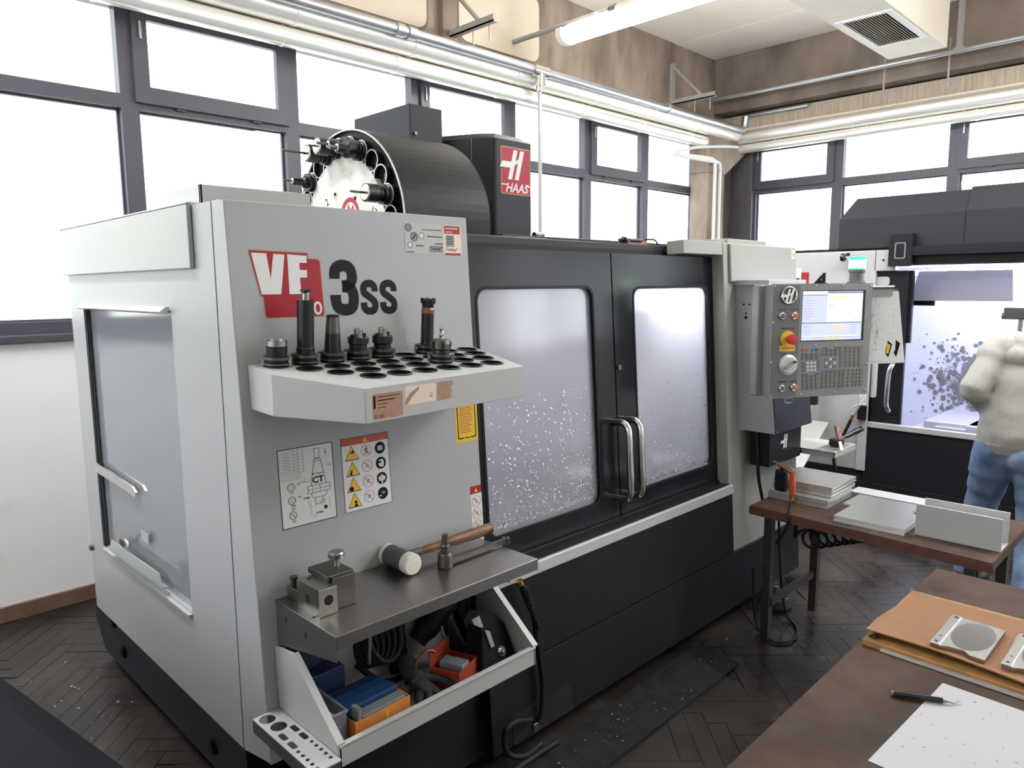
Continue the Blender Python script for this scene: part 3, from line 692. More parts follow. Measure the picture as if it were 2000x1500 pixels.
# doors
def door(x0, x1, hole, hx, lock):
    d = obj('sliding_door', MB().plate(rect(x0, .655, x1, 1.752), [rrect(*hole, .045)], .03, MF @ T(0, 0, -.06)), 'charcoal_gloss', parent=mill, bevel=.004)
    obj('door_window', MB().box((hole[0] - .01, hole[1] - .01, -.052), (hole[2] + .01, hole[3] + .01, -.046), MF), 'door_pane', parent=d)
    obj('window_gasket', MB().plate(rrect(hole[0] - .006, hole[1] - .006, hole[2] + .006, hole[3] + .006, .048), [rrect(hole[0] + .004, hole[1] + .004, hole[2] - .004, hole[3] - .004, .042)], .005, MF @ T(0, 0, -.033)), 'black', parent=d)
    h = MB().tube([(hx, 1.065, -.03), (hx, 1.065, .02), (hx, 1.045, .042), (hx, 1.0, .048), (hx, .9, .048), (hx, .81, .048), (hx, .77, .042), (hx, .75, .02), (hx, .75, -.03)], .014, 14, MF, smooth_path=5)
    obj('door_handle', h, 'chrome', parent=d)
    if lock: obj('door_lock', MB().cyl((2.432, 1.287, -.03), (2.432, 1.287, -.022), .011, n=16, M=MF).cyl((2.432, 1.287, -.0225), (2.432, 1.287, -.0215), .006, n=12, M=MF), 'steel_dark', parent=d)
    ch = MB()
    for k in range(900 if not lock else 420):                      # swarf stuck to the inside of the pane, thickest low down
        u = random.random(); zz = hole[1] + .015 + (hole[3] - hole[1]) * .52 * (u ** (2.6 if not lock else 4.5))
        xx = random.uniform(hole[0] + .02, hole[2] - .02); a = random.uniform(0, PI); l = random.uniform(.003, .011)
        b = a + random.uniform(-.9, .9)
        p0 = (xx, zz, -.0455); p1 = (xx + l*math.cos(a), zz + l*math.sin(a), -.0445); p2 = (p1[0] + l*.8*math.cos(b), p1[1] + l*.8*math.sin(b), -.0455)
        w = random.uniform(.0005, .0013)
        for a_, b_ in ((p0, p1), (p1, p2)):
            dx, dy = b_[0] - a_[0], b_[1] - a_[1]; L = math.hypot(dx, dy) or 1; nx, ny = -dy/L*w, dx/L*w
            ch.add([(a_[0]+nx, a_[1]+ny, a_[2]), (a_[0]-nx, a_[1]-ny, a_[2]), (b_[0]-nx, b_[1]-ny, b_[2]), (b_[0]+nx, b_[1]+ny, b_[2])], [(0, 1, 2, 3)], MF)
    obj('stuck_chips', ch, 'chip_metal', parent=d, kind='stuff')
    return d
door(1.632, 2.405, (1.664, .752, 2.282, 1.617), 2.382, False)
door(2.413, 3.214, (2.552, .752, 3.152, 1.612), 2.462, True)
# sill, apron
obj('door_track', MB().box((1.6, .612, -.10), (3.20, .652, .035), MF).box((1.6, .62, -.028), (3.2, .668, -.02), MF), 'charcoal', parent=mill, bevel=.003)
obj('sill_lip', MB().box((1.56, .607, .035), (3.205, .652, .052), MF), 'aluminium_matt', parent=mill, bevel=.004)
obj('apron_panel', MB().box((1.56, .313, -.01), (3.205, .607, .045), MF), 'charcoal', parent=mill, bevel=.003)
ap2 = obj('lower_apron_panel', MB().box((1.56, .035, -.01), (3.93, .309, .043), MF), 'charcoal', parent=mill, bevel=.003)
obj('cable_port', MB().box((1.655, .045, .0432), (1.97, .145, .0445), MF), 'hole_dark', parent=ap2)
obj('port_edge', MB().box((1.655, .040, .043), (1.97, .046, .05), MF), 'steel_dark', parent=ap2)
obj('port_clip', MB().box((1.75, .045, .044), (1.775, .075, .052), MF), 'steel', parent=ap2, bevel=.002)
# right side of the enclosure
rp_ = obj('right_panel', MB().box((3.20, .29, -.10), (3.95, 1.815, .03), MF), 'panel_warm', parent=mill, bevel=.004)
obj('upper_right_cover', MB().box((3.245, 1.628, .03), (3.96, 1.812, .045), MF), 'panel_warm', parent=mill, bevel=.006)
obj('number_sticker', MB().box((3.90, 1.75, .045), (3.94, 1.80, .0455), MF), 'cream_sticker', parent=mill)
obj('number_print', MB().text('54', .03, MF @ T(3.903, 1.763, .0456), bold=.0004), 'brown_torn', parent=mill)
obj('door_header_beam', MB().box((2.86, 1.757, -.06), (3.20, 1.818, .028), MF), 'panel_warm', parent=mill, bevel=.004)
obj('header_rail', MB().box((1.61, 1.757, -.20), (2.9, 1.80, -.07), MF), 'charcoal_side', parent=mill, bevel=.003)
obj('header_light_block', MB().box((1.62, 1.655, -.10), (3.20, 1.775, -.066), MF), 'black', parent=mill)  # plate added to block work-lamp light leaking over the doors
obj('header_channel', MB().box((1.6, 1.98, 1.70), (2.17, 2.03, 1.803)).box((2.19, 2.25, 1.7), (3.45, 2.29, 1.835)), 'charcoal_side', parent=mill, bevel=.003)
obj('header_end', MB().box((2.17, 1.99, 1.70), (2.30, 2.05, 1.80)), 'black', parent=mill)
obj('light_block_roof', MB().box((2.5, 1.95, 1.745), (3.2, 2.95, 1.755)).box((1.62, 1.93, 1.70), (2.5, 1.99, 1.72)), 'charcoal_side', parent=mill)  # plates added over the open enclosure top to block light
obj('right_top_box', MB().box((3.44, 1.90, 1.80), (3.86, 2.15, 1.848)), 'panel_warm', parent=mill, bevel=.004)
obj('top_tray', MB().box((.86, 2.08, 1.80), (1.20, 2.09, 1.905)).box((.86, 2.08, 1.80), (.868, 2.34, 1.905)).box((.86, 2.08, 1.84), (1.20, 2.34, 1.85)), 'panel_light', parent=mill, bevel=.002)
# interior, lit by its own work lamp
obj('chamber_lining', MB().box((1.6, 2.92, .60), (3.22, 2.94, 1.74)).box((1.6, 1.86, .58), (3.22, 2.94, .60)).box((3.21, 1.86, .6), (3.23, 2.94, 1.74)).box((1.59, 1.88, .6), (1.605, 2.94, 1.74)), 'interior_white', parent=mill)
obj('machine_bed', MB().box((1.9, 2.2, .60), (3.1, 2.6, .86)), 'interior_metal', parent=mill, bevel=.005)
obj('spindle_nose', MB().cyl((2.3, 2.42, 1.25), (2.3, 2.42, 1.8), .09, .12, n=24), 'steel_dark', parent=mill)
obj('work_lamp', MB().cyl((2.75, 1.93, 1.66), (3.16, 1.93, 1.66), .02, n=14), 'work_light', parent=mill)

# ---- tool carousel
CY, CZ, CX = 2.345, 1.83, 1.50
prof = [(-(.346 * math.cos(a)) - CY, CZ + .346 * math.sin(a)) for a in [PI * k / 40 for k in range(41)]] + [(-CY + .346, 1.5), (-CY - .346, 1.5)]
prof = [(-p[0], p[1]) for p in prof]
hs = MB()
outer = prof; inner = [(CY - .341 * math.cos(a), CZ + .341 * math.sin(a)) for a in [PI * k / 40 for k in range(41)]] + [(CY + .341, 1.5), (CY - .341, 1.5)]
n_ = len(outer)
for a_, b_ in ((0, 40),):
    for i in range(n_):
        j = (i + 1) % n_
        p0, p1 = outer[i], outer[j]
        hs.add([(p0[0], p0[1], 1.5), (p1[0], p1[1], 1.5), (p1[0], p1[1], 1.89), (p0[0], p0[1], 1.89)], [(0, 1, 2, 3)], MS, i < 40)
hs.prism(outer, 1.885, 1.89, MS)
car = obj('carousel_housing', hs, 'charcoal', parent=mill)
obj('housing_rim', MB().plate(outer, [inner], .006, MS @ T(0, 0, 1.497)), 'aluminium_matt', parent=car)
obj('carousel_plate', MB().prism(inner, 1.51, 1.53, MS), 'black', parent=mill)
disc = obj('carousel_disc', MB().prism(circ(CY, CZ, .252, 48), 1.486, 1.508, MS), 'disc_white', parent=mill)
MD = frame((1.4855, CY, CZ), (0, -1, 0), (0, 0, 1), (-1, 0, 0))
dm = MB()
for y, z in ((-.055, .125), (.075, .10)): dm.prism(circ(y, z, .007, 12), 0, .0008, MD, 0)
obj('disc_hole', dm, 'hole_dark', parent=disc)
lg = MB().plate(circ(.04, .048, .058, 32), [circ(.04, .048, .042, 32)], .0006, MD)
lg.prism([(.015, .04), (.03, .085), (.045, .06), (.06, .082), (.068, .04)], 0, .0006, MD)
obj('disc_emblem', lg, 'red_logo', parent=disc)
nm = MB(); nm.text('2', .04, MD @ T(-.115, .085, 0) @ RZ(.5)); nm.text('17', .036, MD @ T(.165, .045, 0) @ RZ(-.5))
obj('pocket_number', nm, 'dark_print', parent=disc)
NP = 24
def pocket_pos(k): 
    t = 2*PI*k/NP + .345
    return CY - .282 * math.cos(t), CZ + .282 * math.sin(t)
for k in range(NP):
    y, z = pocket_pos(k)
    if z < CZ - .08: continue
    p = MB().lathe([(.038, 0), (.038, .022), (.034, .022), (.034, .002), (0, .002)], frame((1.508, y, z), (0, 1, 0), (0, 0, 1), (-1, 0, 0)) if False else frame((1.508, y, z), (0, 0, 1), (0, 1, 0), (-1, 0, 0)), 24)
    po = obj('tool_pocket', p, 'black_gloss', parent=mill)
    obj('pocket_ring', MB().lathe([(.0385, .0215), (.0385, .0235), (.0345, .0235), (.0345, .0215), (.0385, .0215)], frame((1.508, y, z), (0, 0, 1), (0, 1, 0), (-1, 0, 0)), 24), 'aluminium_matt', parent=po)

# ---- spindle head cover, motor box
hd = MB().prism([(2.20, 2.30), (2.424, 2.30), (2.424, 3.0), (2.06, 3.0), (2.06, 2.55), (2.14, 2.38)], 1.72, 2.235, None)
hd.add([(2.20, 2.30, 2.235), (2.424, 2.30, 2.235), (2.424, 3.0, 2.235), (2.06, 3.0, 2.235), (2.06, 2.55, 2.235), (2.14, 2.38, 2.235),
        (2.235, 2.34, 2.262), (2.40, 2.34, 2.262), (2.40, 2.97, 2.262), (2.09, 2.97, 2.262), (2.09, 2.56, 2.262), (2.165, 2.41, 2.262)],
       [(0, 1, 7, 6), (1, 2, 8, 7), (2, 3, 9, 8), (3, 4, 10, 9), (4, 5, 11, 10), (5, 0, 6, 11), (6, 7, 8, 9, 10, 11)])
head = obj('spindle_head_cover', hd, 'charcoal_side', parent=mill, bevel=.01)
obj('cover_seam', MB().box((2.136, 2.378, 2.12), (2.14, 2.40, 2.235)), 'steel_dark', parent=head)
ML = frame((0, 2.2995, 0), (1, 0, 0), (0, 0, 1), (0, -1, 0))
lg = MB()
lg.prism(rrect(2.232, 2.01, 2.412, 2.208, .008), 0, .0006, ML, 0)
lg.prism(rrect(2.236, 2.055, 2.409, 2.204, .006), .0002, .0009, ML, 1)
hlogo(lg, 2.315, 2.14, .135, ML @ T(0, 0, .0008), 2, .0006)
lg.prism(rrect(2.236, 2.014, 2.409, 2.056, .004), .0002, .0009, ML, 1)
text_fit(lg, 'HAAS', 2.262, 2.019, 2.402, 2.058, ML @ T(0, 0, .0009), 2, .02, .0005, .25)
seg(lg, (2.236, 2.05), (2.27, 2.05), .005, ML @ T(0, 0, .0009), 2); seg(lg, (2.39, 2.05), (2.412, 2.05), .005, ML @ T(0, 0, .0009), 2)
obj('maker_logo', lg, ['gold_edge', 'red_logo', 'white_sticker'], parent=head)
obj('motor_box', MB().box((1.88, 2.46, 2.10), (2.05, 2.86, 2.35)), 'charcoal_side', parent=mill, bevel=.004)
obj('motor_box_screw', MB().cyl((1.905, 2.462, 2.235), (1.905, 2.452, 2.235), .007, n=10), 'steel_dark', parent=mill)
obj('column', MB().box((1.9, 2.98, .6), (2.9, 3.2, 2.1)), 'charcoal_side', parent=mill)
rk = MB().plate(rect(2.43, 1.78, 2.462, 2.02), [rect(2.437, 1.80 + .055*k, 2.455, 1.84 + .055*k) for k in range(4)], .01, frame((0, 2.5, 0), (1, 0, 0), (0, 0, 1), (0, -1, 0)))
obj('cable_rack', rk, 'charcoal_side', parent=mill)
obj('hose_fitting', MB().cyl((2.52, 2.36, 1.79), (2.52, 2.36, 1.85), .02, n=12).cyl((2.50, 2.36, 1.85), (2.56, 2.36, 1.85), .014, n=10), 'steel_dark', parent=mill)
sw = obj('brown_coupling_block', MB().box((2.82, 2.06, 1.77), (2.97, 2.12, 1.82)), 'copper_worn', parent=mill, bevel=.006)
obj('coupling_clamp', MB().box((2.79, 2.05, 1.82), (2.93, 2.10, 1.832)).box((2.80, 2.05, 1.79), (2.82, 2.1, 1.83)), 'steel_dark', parent=sw, bevel=.003)
obj('coupling_wire', MB().tube([(2.79, 2.05, 1.83), (2.73, 2.03, 1.83), (2.72, 2.03, 1.79), (2.78, 2.03, 1.77)], .004, 6, smooth_path=4).tube([(2.93, 2.06, 1.83), (3.0, 2.04, 1.83), (3.03, 2.04, 1.80)], .004, 6, smooth_path=4), 'black', parent=sw)

# ---- lettering and stickers on the front panel
dc = lambda w: MF @ T(0, 0, w)
red = [(.865, 1.718), (1.030, 1.714), (1.030, 1.699), (1.060, 1.698), (1.066, 1.692), (1.068, 1.55), (1.064, 1.544), (.902, 1.545), (.898, 1.549), (.896, 1.600), (.889, 1.601)]
def grow(poly, d):
    cx = sum(p[0] for p in poly)/len(poly); cy = sum(p[1] for p in poly)/len(poly)
    return [(p[0] + (d if p[0] > cx else -d), p[1] + (d if p[1] > cy else -d)) for p in poly]
lt = MB().prism(grow(red, .0022), 0, .0004, dc(.0001), 0).prism(red, 0, .0006, dc(.0002), 1)
lt.prism([(.8706, 1.712), (.912, 1.711), (.919, 1.645), (.9315, 1.710), (.963, 1.709), (.945, 1.605), (.891, 1.605)], 0, .0005, dc(.0007), 2)
lt.prism([(.971, 1.710), (1.0275, 1.707), (1.026, 1.688), (1.004, 1.688), (1.004, 1.669), (1.025, 1.669), (1.024, 1.649), (1.003, 1.649), (1.003, 1.605), (.969, 1.605)], 0, .0005, dc(.0007), 2)
lt.plate(circ(1.050, 1.566, .013, 24, .018), [circ(1.050, 1.566, .007, 24, .012)], .0005, dc(.0007), 2)
obj('model_badge', lt, ['gold_edge', 'red_sticker', 'white_sticker'], parent=fp)
lt = MB()
def stroke(mb, pts, w, M, mi=0, t=.0004, k=7):
    P = catmull([Vector((p[0], p[1], 0)) for p in pts], k); L_, R_2 = [], []
    for i, p in enumerate(P):
        d = (P[min(i+1, len(P)-1)] - P[max(i-1, 0)]).normalized(); n = Vector((-d.y, d.x, 0)) * w / 2
        L_.append(p + n); R_2.append(p - n)
    m_ = len(P)
    mb.add([(q.x, q.y, t) for q in L_ + R_2], [(i, m_ + i, m_ + i + 1, i + 1) for i in range(m_ - 1)], M, False, mi)
def glyph(box, paths, w):
    x0, y0, x1, y1 = box
    for p in paths: stroke(lt, [(x0 + (x1 - x0)*u, y0 + (y1 - y0)*v) for u, v in p], w, dc(.0003))
G3 = [[(.19, .66), (.20, .78), (.30, .87), (.5, .90), (.72, .86), (.80, .74), (.77, .62), (.64, .54), (.44, .525)], [(.44, .525), (.68, .50), (.80, .40), (.81, .25), (.72, .13), (.5, .095), (.28, .13), (.19, .23), (.18, .37)]]
GS = [[(.80, .66), (.79, .78), (.68, .87), (.5, .895), (.30, .86), (.205, .74), (.25, .62), (.42, .54), (.60, .46), (.76, .36), (.79, .24), (.70, .13), (.5, .10), (.30, .13), (.20, .22), (.19, .35)]]
glyph((1.092, 1.544, 1.184, 1.698), G3, .033); glyph((1.188, 1.543, 1.252, 1.643), GS, .0215); glyph((1.254, 1.543, 1.320, 1.643), GS, .0215)
obj('model_number', lt, 'dark_print', parent=fp)
# dealer plate
st = MB().prism(rrect(1.36, 1.722, 1.512, 1.815, .003), 0, .0008, dc(.0002), 0)
st.prism(rrect(1.512, 1.720, 1.584, 1.813, .003), 0, .0009, dc(.0002), 1)
st.prism(rect(1.515, 1.787, 1.580, 1.812), 0, .0004, dc(.0011), 2); st.prism(rect(1.515, 1.7205, 1.580, 1.727), 0, .0004, dc(.0011), 2)
st.prism(rect(1.520, 1.747, 1.554, 1.783), 0, .0004, dc(.0011), 3)
for cx, cz, r in ((1.375, 1.80, .012), (1.395, 1.773, .014), (1.424, 1.777, .010), (1.378, 1.748, .009)):
    st.prism(circ(cx, cz, r, 20), 0, .0004, dc(.0010), 1 if r < .012 else 3); ring(st, cx, cz, r, .0015, dc(.0014), 4)
seg(st, (1.388, 1.766), (1.402, 1.780), .003, dc(.0015), 4)
text_fit(st, 'www.teximp.com/service', 1.428, 1.793, 1.504, 1.799, dc(.0011), 4)
seg(st, (1.445, 1.7755), (1.506, 1.7755), .0028, dc(.0011), 4)
seg(st, (1.475, 1.754), (1.506, 1.754), .003, dc(.0011), 4)
seg(st, (1.40, 1.746), (1.43, 1.746), .003, dc(.0011), 4); seg(st, (1.364, 1.727), (1.392, 1.727), .002, dc(.0011), 4)
st.prism(rect(1.452, 1.727, 1.505, 1.748), 0, .0004, dc(.0010), 3); text_fit(st, 'Teximp', 1.457, 1.731, 1.494, 1.745, dc(.0014), 4)
seg(st, (1.494, 1.736), (1.503, 1.747), .0018, dc(.0014), 4)
text_fit(st, 'Teximp', 1.518, 1.730, 1.556, 1.744, dc(.0011), 4); seg(st, (1.556, 1.733), (1.566, 1.744), .0018, dc(.0014), 4)
text_fit(st, 'service', 1.520, 1.790, 1.547, 1.797, dc(.0015), 1); seg(st, (1.520, 1.804), (1.57, 1.804), .003, dc(.0015), 1)
for k in range(4): seg(st, (1.524, 1.777 - .007*k), (1.548, 1.777 - .007*k), .0018, dc(.0015), 4)
obj('dealer_plate', st, ['grey_sticker', 'cream_sticker', 'red_sticker', 'clear_grey', 'dark_print'], parent=fp)
# taper drawing sticker
A, B, Cx, D = .896, .979, 1.062, 1.194
st = MB().prism(rect(A, B, Cx, D), 0, .0004, dc(.0002), 0)
st.plate(rect(A, B, Cx, D), [rect(A + .0022, B + .0022, Cx - .0022, D - .0022)], .0003, dc(.0005), 1)
def sp(u, v): return (A + u * (Cx - A), D - v * (D - B))      # u right, v down in sticker units
def sl(pts, w=.0009, m=1, close=False):
    q = [sp(*p) for p in pts] + ([sp(*pts[0])] if close else [])
    for i in range(len(q) - 1): seg(st, q[i], q[i+1], w, dc(.0006), m)
for k in range(8): sl([(.03, .035 + .04*k), (.45, .035 + .04*k)], .0006)
for u in (.03, .27, .36, .45): sl([(u, .035), (u, .315)], .0006)
for v in (.335, .355, .375, .395): sl([(.03, v), (.40, v)], .0007, 2)
for k in range(7): sl([(.07, .055 + .04*k), (.22, .055 + .04*k)], .0014, 2); sl([(.29, .055 + .04*k), (.34, .055 + .04*k)], .0012, 2)
sl([(.655, .05), (.74, .05), (.755, .075), (.735, .095), (.735, .18), (.66, .18), (.66, .095), (.645, .075)], .0011, 1, True)
sl([(.635, .185), (.765, .185), (.765, .215), (.635, .215)], .0011, 1, True)
sl([(.635, .215), (.765, .215), (.84, .52), (.56, .52)], .0012, 1, True)
sl([(.49, .52), (.91, .52), (.91, .55), (.885, .57), (.91, .59), (.91, .615), (.49, .615), (.49, .59), (.515, .57), (.49, .55)], .0011, 1, True)
sl([(.49, .57), (.91, .57)], .0008); sl([(.58, .52), (.58, .615)], .0008); sl([(.72, .52), (.72, .615)], .0008)
sl([(.56, .615), (.84, .615), (.84, .655), (.80, .68), (.58, .68), (.56, .655)], .0011, 1, True)
sl([(.62, .68), (.62, .77), (.76, .77), (.76, .68)], .0011); sl([(.72, .73), (.79, .73), (.79, .77), (.72, .77)], .0009, 1, True)
sl([(.86, .06), (.86, .18)], .0007); sl([(.55, .43), (.48, .47)], .0007); sl([(.49, .62), (.49, .79), (.62, .79)], .0006, 2); sl([(.53, .70), (.53, .90), (.62, .90)], .0006, 2); sl([(.88, .70), (.88, .86)], .0006, 2)
def stx(t, u0, v1, u1, v0, b=0.0, m=1): text_fit(st, t, *sp(u0, v1), *sp(u1, v0), dc(.0007), m, b)
stx('CT', .585, .495, .80, .41, .03); stx('40 Taper', .585, .395, .80, .36); stx('D', .845, .13, .88, .105); stx('C', .435, .42, .465, .395)
stx('OK', .30, .475, .37, .45); stx('OK', .305, .64, .375, .615); stx('CT', .18, .575, .24, .55, .01); stx('DIN', .18, .735, .26, .71, .01); stx('ISO', .18, .775, .26, .75, .01); stx('BT', .19, .935, .25, .91, .01)
stx('A Max', .40, .675, .53, .65, .02); stx('B Min.', .62, .895, .76, .87, .02); stx('Scale', .88, .295, .95, .28); stx('60 Min', .39, .455, .47, .44)
for v, bar in ((.49, 0), (.655, 0), (.845, 1)):
    c = sp(.20, v); ring(st, c[0], c[1], .0115, .0013, dc(.0006), 1)
    for k in (-2, -1, 0, 1, 2):
        h = (.0095**2 - (.0036*k)**2) ** .5
        seg(st, (c[0] - h, c[1] + .0036*k), (c[0] + h, c[1] + .0036*k), .0007, dc(.0006), 2)
    if bar: seg(st, (c[0] - .008, c[1] + .008), (c[0] + .008, c[1] - .008), .0014, dc(.0008), 3)
c = sp(.80, .83); st.prism(circ(c[0], c[1], .0055, 16), 0, .0003, dc(.0006), 1)
for k in range(40):
    u = random.uniform(.1, .95); v = random.uniform(.78, .97); sl([(u, v), (u + .012, v + random.uniform(-.01, .01))], .0006, 2)
obj('taper_sticker', st, ['white_sticker', 'dark_print', 'grey_print', 'orange_red'], parent=fp)
# pictogram sticker
def prohibit(st, c, r, w, mr, mb_, wb, shape):
    st.prism(circ(c[0], c[1], r, 20), 0, .0002, dc(.0006), wb); ring(st, c[0], c[1], r, .0012, dc(.0008), mr)
    if shape == 0:
        st.prism(circ(c[0] + .001, c[1] + r*.55, r*.14, 10), 0, .0002, dc(.0009), mb_)
        for p, q in (((0, .4), (0, -.1)), ((0, -.1), (-.35, -.65)), ((0, -.1), (.3, -.65)), ((0, .3), (-.4, 0)), ((0, .3), (.4, .05))):
            seg(st, (c[0] + p[0]*r, c[1] + p[1]*r), (c[0] + q[0]*r, c[1] + q[1]*r), .0022, dc(.0009), mb_, .0002)
    else:
        for k in range(3): seg(st, (c[0] - r*.4, c[1] - r*.1*k*2), (c[0] + r*.4, c[1] - r*.1*k*2 + r*.1*shape), .0008, dc(.0009), mb_, .0002)
        seg(st, (c[0] - r*.1, c[1] + r*.5), (c[0] + r*.2, c[1] + r*.1), .0015, dc(.0009), mb_, .0002)
    seg(st, (c[0] - r*.66, c[1] + r*.66), (c[0] + r*.66, c[1] - r*.66), .0016, dc(.0011), mr, .0002)
A, B, Cx, D = 1.089, .981, 1.251, 1.195
st = MB().prism(rect(A, B, Cx, D), 0, .0004, dc(.0002), 0)
st.plate(rect(A, B, Cx, D), [rect(A + .0014, B + .0014, Cx - .0014, D - .0014)], .0003, dc(.0006), 1)
st.prism(rect(A + .001, D - .022, Cx - .001, D - .001), 0, .0003, dc(.0005), 2)
tri = lambda cx, cy, r: [(cx - r*.95, cy - r*.72), (cx + r*.95, cy - r*.72), (cx, cy + r)]
st.prism(tri((A + Cx)/2, D - .0125, .008), 0, .0003, dc(.0008), 3); seg(st, ((A+Cx)/2, D - .015), ((A+Cx)/2, D - .008), .0015, dc(.0011), 2)
for k in range(4):
    cz = D - .048 - .0455*k
    cx = A + .034
    st.prism(tri(cx, cz, .0245), 0, .0003, dc(.0006), 1); st.prism(tri(cx, cz + .0002, .0215), 0, .0003, dc(.0008), 3)
    if k == 0: st.prism([(cx - .008, cz - .001), (cx + .004, cz + .012), (cx + .009, cz + .004), (cx - .002, cz + .002)], 0, .0002, dc(.0011), 1)
    if k == 1: st.prism([(cx - .012, cz - .014), (cx - .002, cz - .014), (cx - .004, cz - .003), (cx + .002, cz + .001), (cx - .006, cz)], 0, .0002, dc(.0011), 1)
    if k == 2: st.prism(circ(cx - .008, cz - .009, .007, 14), 0, .0002, dc(.0011), 1)
    if k == 3: st.prism(circ(cx + .003, cz - .003, .0045, 12), 0, .0002, dc(.0011), 1); st.prism([(cx - .003, cz - .015), (cx + .010, cz - .015), (cx + .006, cz - .008), (cx, cz - .008)], 0, .0002, dc(.0011), 1)
    for q in range(14):
        a = random.uniform(-.008, .008); b = random.uniform(-.011, .004); seg(st, (cx + a, cz + b), (cx + a + .002, cz + b + .0015), .0005, dc(.0011), 2, .0002)
    prohibit(st, (A + .083, cz + .004), .0175, .001, 2, 1, 0, k)
    c = (A + .131, cz + .004)
    st.prism(circ(c[0], c[1], .0180, 22), 0, .0003, dc(.0006), 4)
    if k == 0: st.prism(rrect(c[0] - .010, c[1] - .008, c[0] + .010, c[1] + .007, .002), 0, .0002, dc(.0009), 5); st.prism(rect(c[0] - .006, c[1] - .006, c[0] + .006, c[1] + .005), 0, .0002, dc(.0011), 0); seg(st, (c[0], c[1] - .004), (c[0], c[1] + .003), .002, dc(.0013), 4)
    if k == 1: st.prism([(c[0] - .010, c[1] - .002), (c[0] - .006, c[1] + .010), (c[0] + .006, c[1] + .011), (c[0] + .011, c[1] + .002), (c[0] + .008, c[1] - .012), (c[0] - .004, c[1] - .011), (c[0] - .007, c[1] - .006)], 0, .0002, dc(.0009), 0); st.prism(rrect(c[0] - .010, c[1], c[0] + .001, c[1] + .006, .002), 0, .0002, dc(.0011), 4)
    if k == 2: st.prism([(c[0] - .013, c[1] + .004), (c[0] - .006, c[1] + .006), (c[0], c[1] + .013), (c[0] + .006, c[1] + .006), (c[0] + .013, c[1] + .004), (c[0] + .010, c[1] - .007), (c[0] + .003, c[1] - .008), (c[0] + .002, c[1] - .016), (c[0] - .002, c[1] - .016), (c[0] - .003, c[1] - .008), (c[0] - .010, c[1] - .007)], 0, .0002, dc(.0009), 0); seg(st, (c[0], c[1] - .008), (c[0], c[1] + .010), .0012, dc(.0011), 4)
    if k == 3: st.prism(circ(c[0] + .002, c[1] + .002, .007, 14, .005), 0, .0002, dc(.0009), 5); st.prism(rect(c[0] - .013, c[1] - .008, c[0] - .005, c[1] - .005), 0, .0002, dc(.0009), 0)
obj('pictogram_sticker', st, ['white_sticker', 'dark_print', 'orange_red', 'amber', 'dark_print', 'grey_print'], parent=fp)
# yellow text sticker
A, B, Cx, D = 1.515, 1.115, 1.611, 1.285
st = MB().prism(rect(A, B, Cx, D), 0, .0004, dc(.0002), 0)
st.plate(rrect(A + .008, B + .012, Cx - .008, D - .008, .006), [rrect(A + .012, B + .016, Cx - .012, D - .012, .005)], .0003, dc(.0005), 1)
for k in range(17):
    z = D - .022 - .0072*k; seg(st, (A + .018, z), (Cx - .018 - random.uniform(0, .018), z), .0026, dc(.0006), 2)
st.prism(rect(A + .034, B + .009, Cx - .034, B + .019), 0, .0003, dc(.0008), 0); seg(st, (A + .038, B + .014), (Cx - .038, B + .014), .003, dc(.0010), 1)
obj('yellow_notice_sticker', st, ['yellow_sticker', 'dark_print', 'orange_red'], parent=fp)
A, B, Cx, D = 1.562, .775, 1.611, .963
st = MB().prism(rrect(A, B, Cx, D, .003), 0, .0004, dc(.0002), 0).prism(rrect(A, D - .026, Cx, D, .003), 0, .0003, dc(.0005), 2)
st.prism(tri((A + Cx)/2, D - .015, .008), 0, .0003, dc(.0007), 3)
for k in range(4): prohibit(st, ((A + Cx)/2, D - .052 - .041*k), .0185, .001, 2, 1, 0, 1 + k % 2)
obj('strip_warning_sticker', st, ['white_sticker', 'dark_print', 'red_sticker', 'amber'], parent=fp)

# ================================================================ TOOL RACK on the front panel
def rack_z(y): return 1.425 - .085 * (1.798 - y)
rack = thing('tool_rack', (1.2, 1.78, 1.31), 'light grey sloping tool holder rack with rows of black-ringed holes', 'tool rack')
ang = math.atan(.085)
MR = frame((0, 1.798, 1.425), (1, 0, 0), (0, math.cos(ang), math.sin(ang)), (0, -math.sin(ang), math.cos(ang)))
def ry(y): return (y - 1.798) / math.cos(ang)
holes = []
for y, x0, n in ((1.740, .888, 9), (1.668, .939, 8), (1.592, .982, 7), (1.515, 1.026, 6)):
    for k in range(n): holes.append((x0 + .0805*k, y))
pts = [(.837, 1.7975), (.826, 1.648), (.922, 1.398), (1.476, 1.435), (1.60, 1.7975)]
top_poly = [(x, ry(y)) for x, y in pts]
obj('rack_top', MB().plate(top_poly, [circ(x, ry(y), .029, 24) for x, y in holes], .004, MR @ T(0, 0, -.004)), 'panel_light', parent=rack)
sk = MB()
def low(p): return (p[0], min(p[1], yf(1.31)))            # the panel leans, so the foot of the skirt ends earlier
for i in range(4):
    a, b = pts[i], pts[i+1]
    d = Vector((b[0]-a[0], b[1]-a[1])).normalized(); nx, ny = d.y * .004, -d.x * .004
    za, zb = rack_z(a[1]), rack_z(b[1])
    q = [(a[0], a[1]), (b[0], b[1]), (b[0]-nx, b[1]-ny), (a[0]-nx, a[1]-ny)]
    sk.add([low(q[0]) + (1.31,), low(q[1]) + (1.31,), low(q[2]) + (1.31,), low(q[3]) + (1.31,),
            (q[0][0], q[0][1], za), (q[1][0], q[1][1], zb), (q[2][0], q[2][1], zb), (q[3][0], q[3][1], za)],
           [(0,3,2,1),(4,5,6,7),(0,1,5,4),(1,2,6,5),(2,3,7,6),(3,0,4,7)])
skirt = obj('rack_skirt', sk, 'panel_light', parent=rack, bevel=.0015)
M0 = None
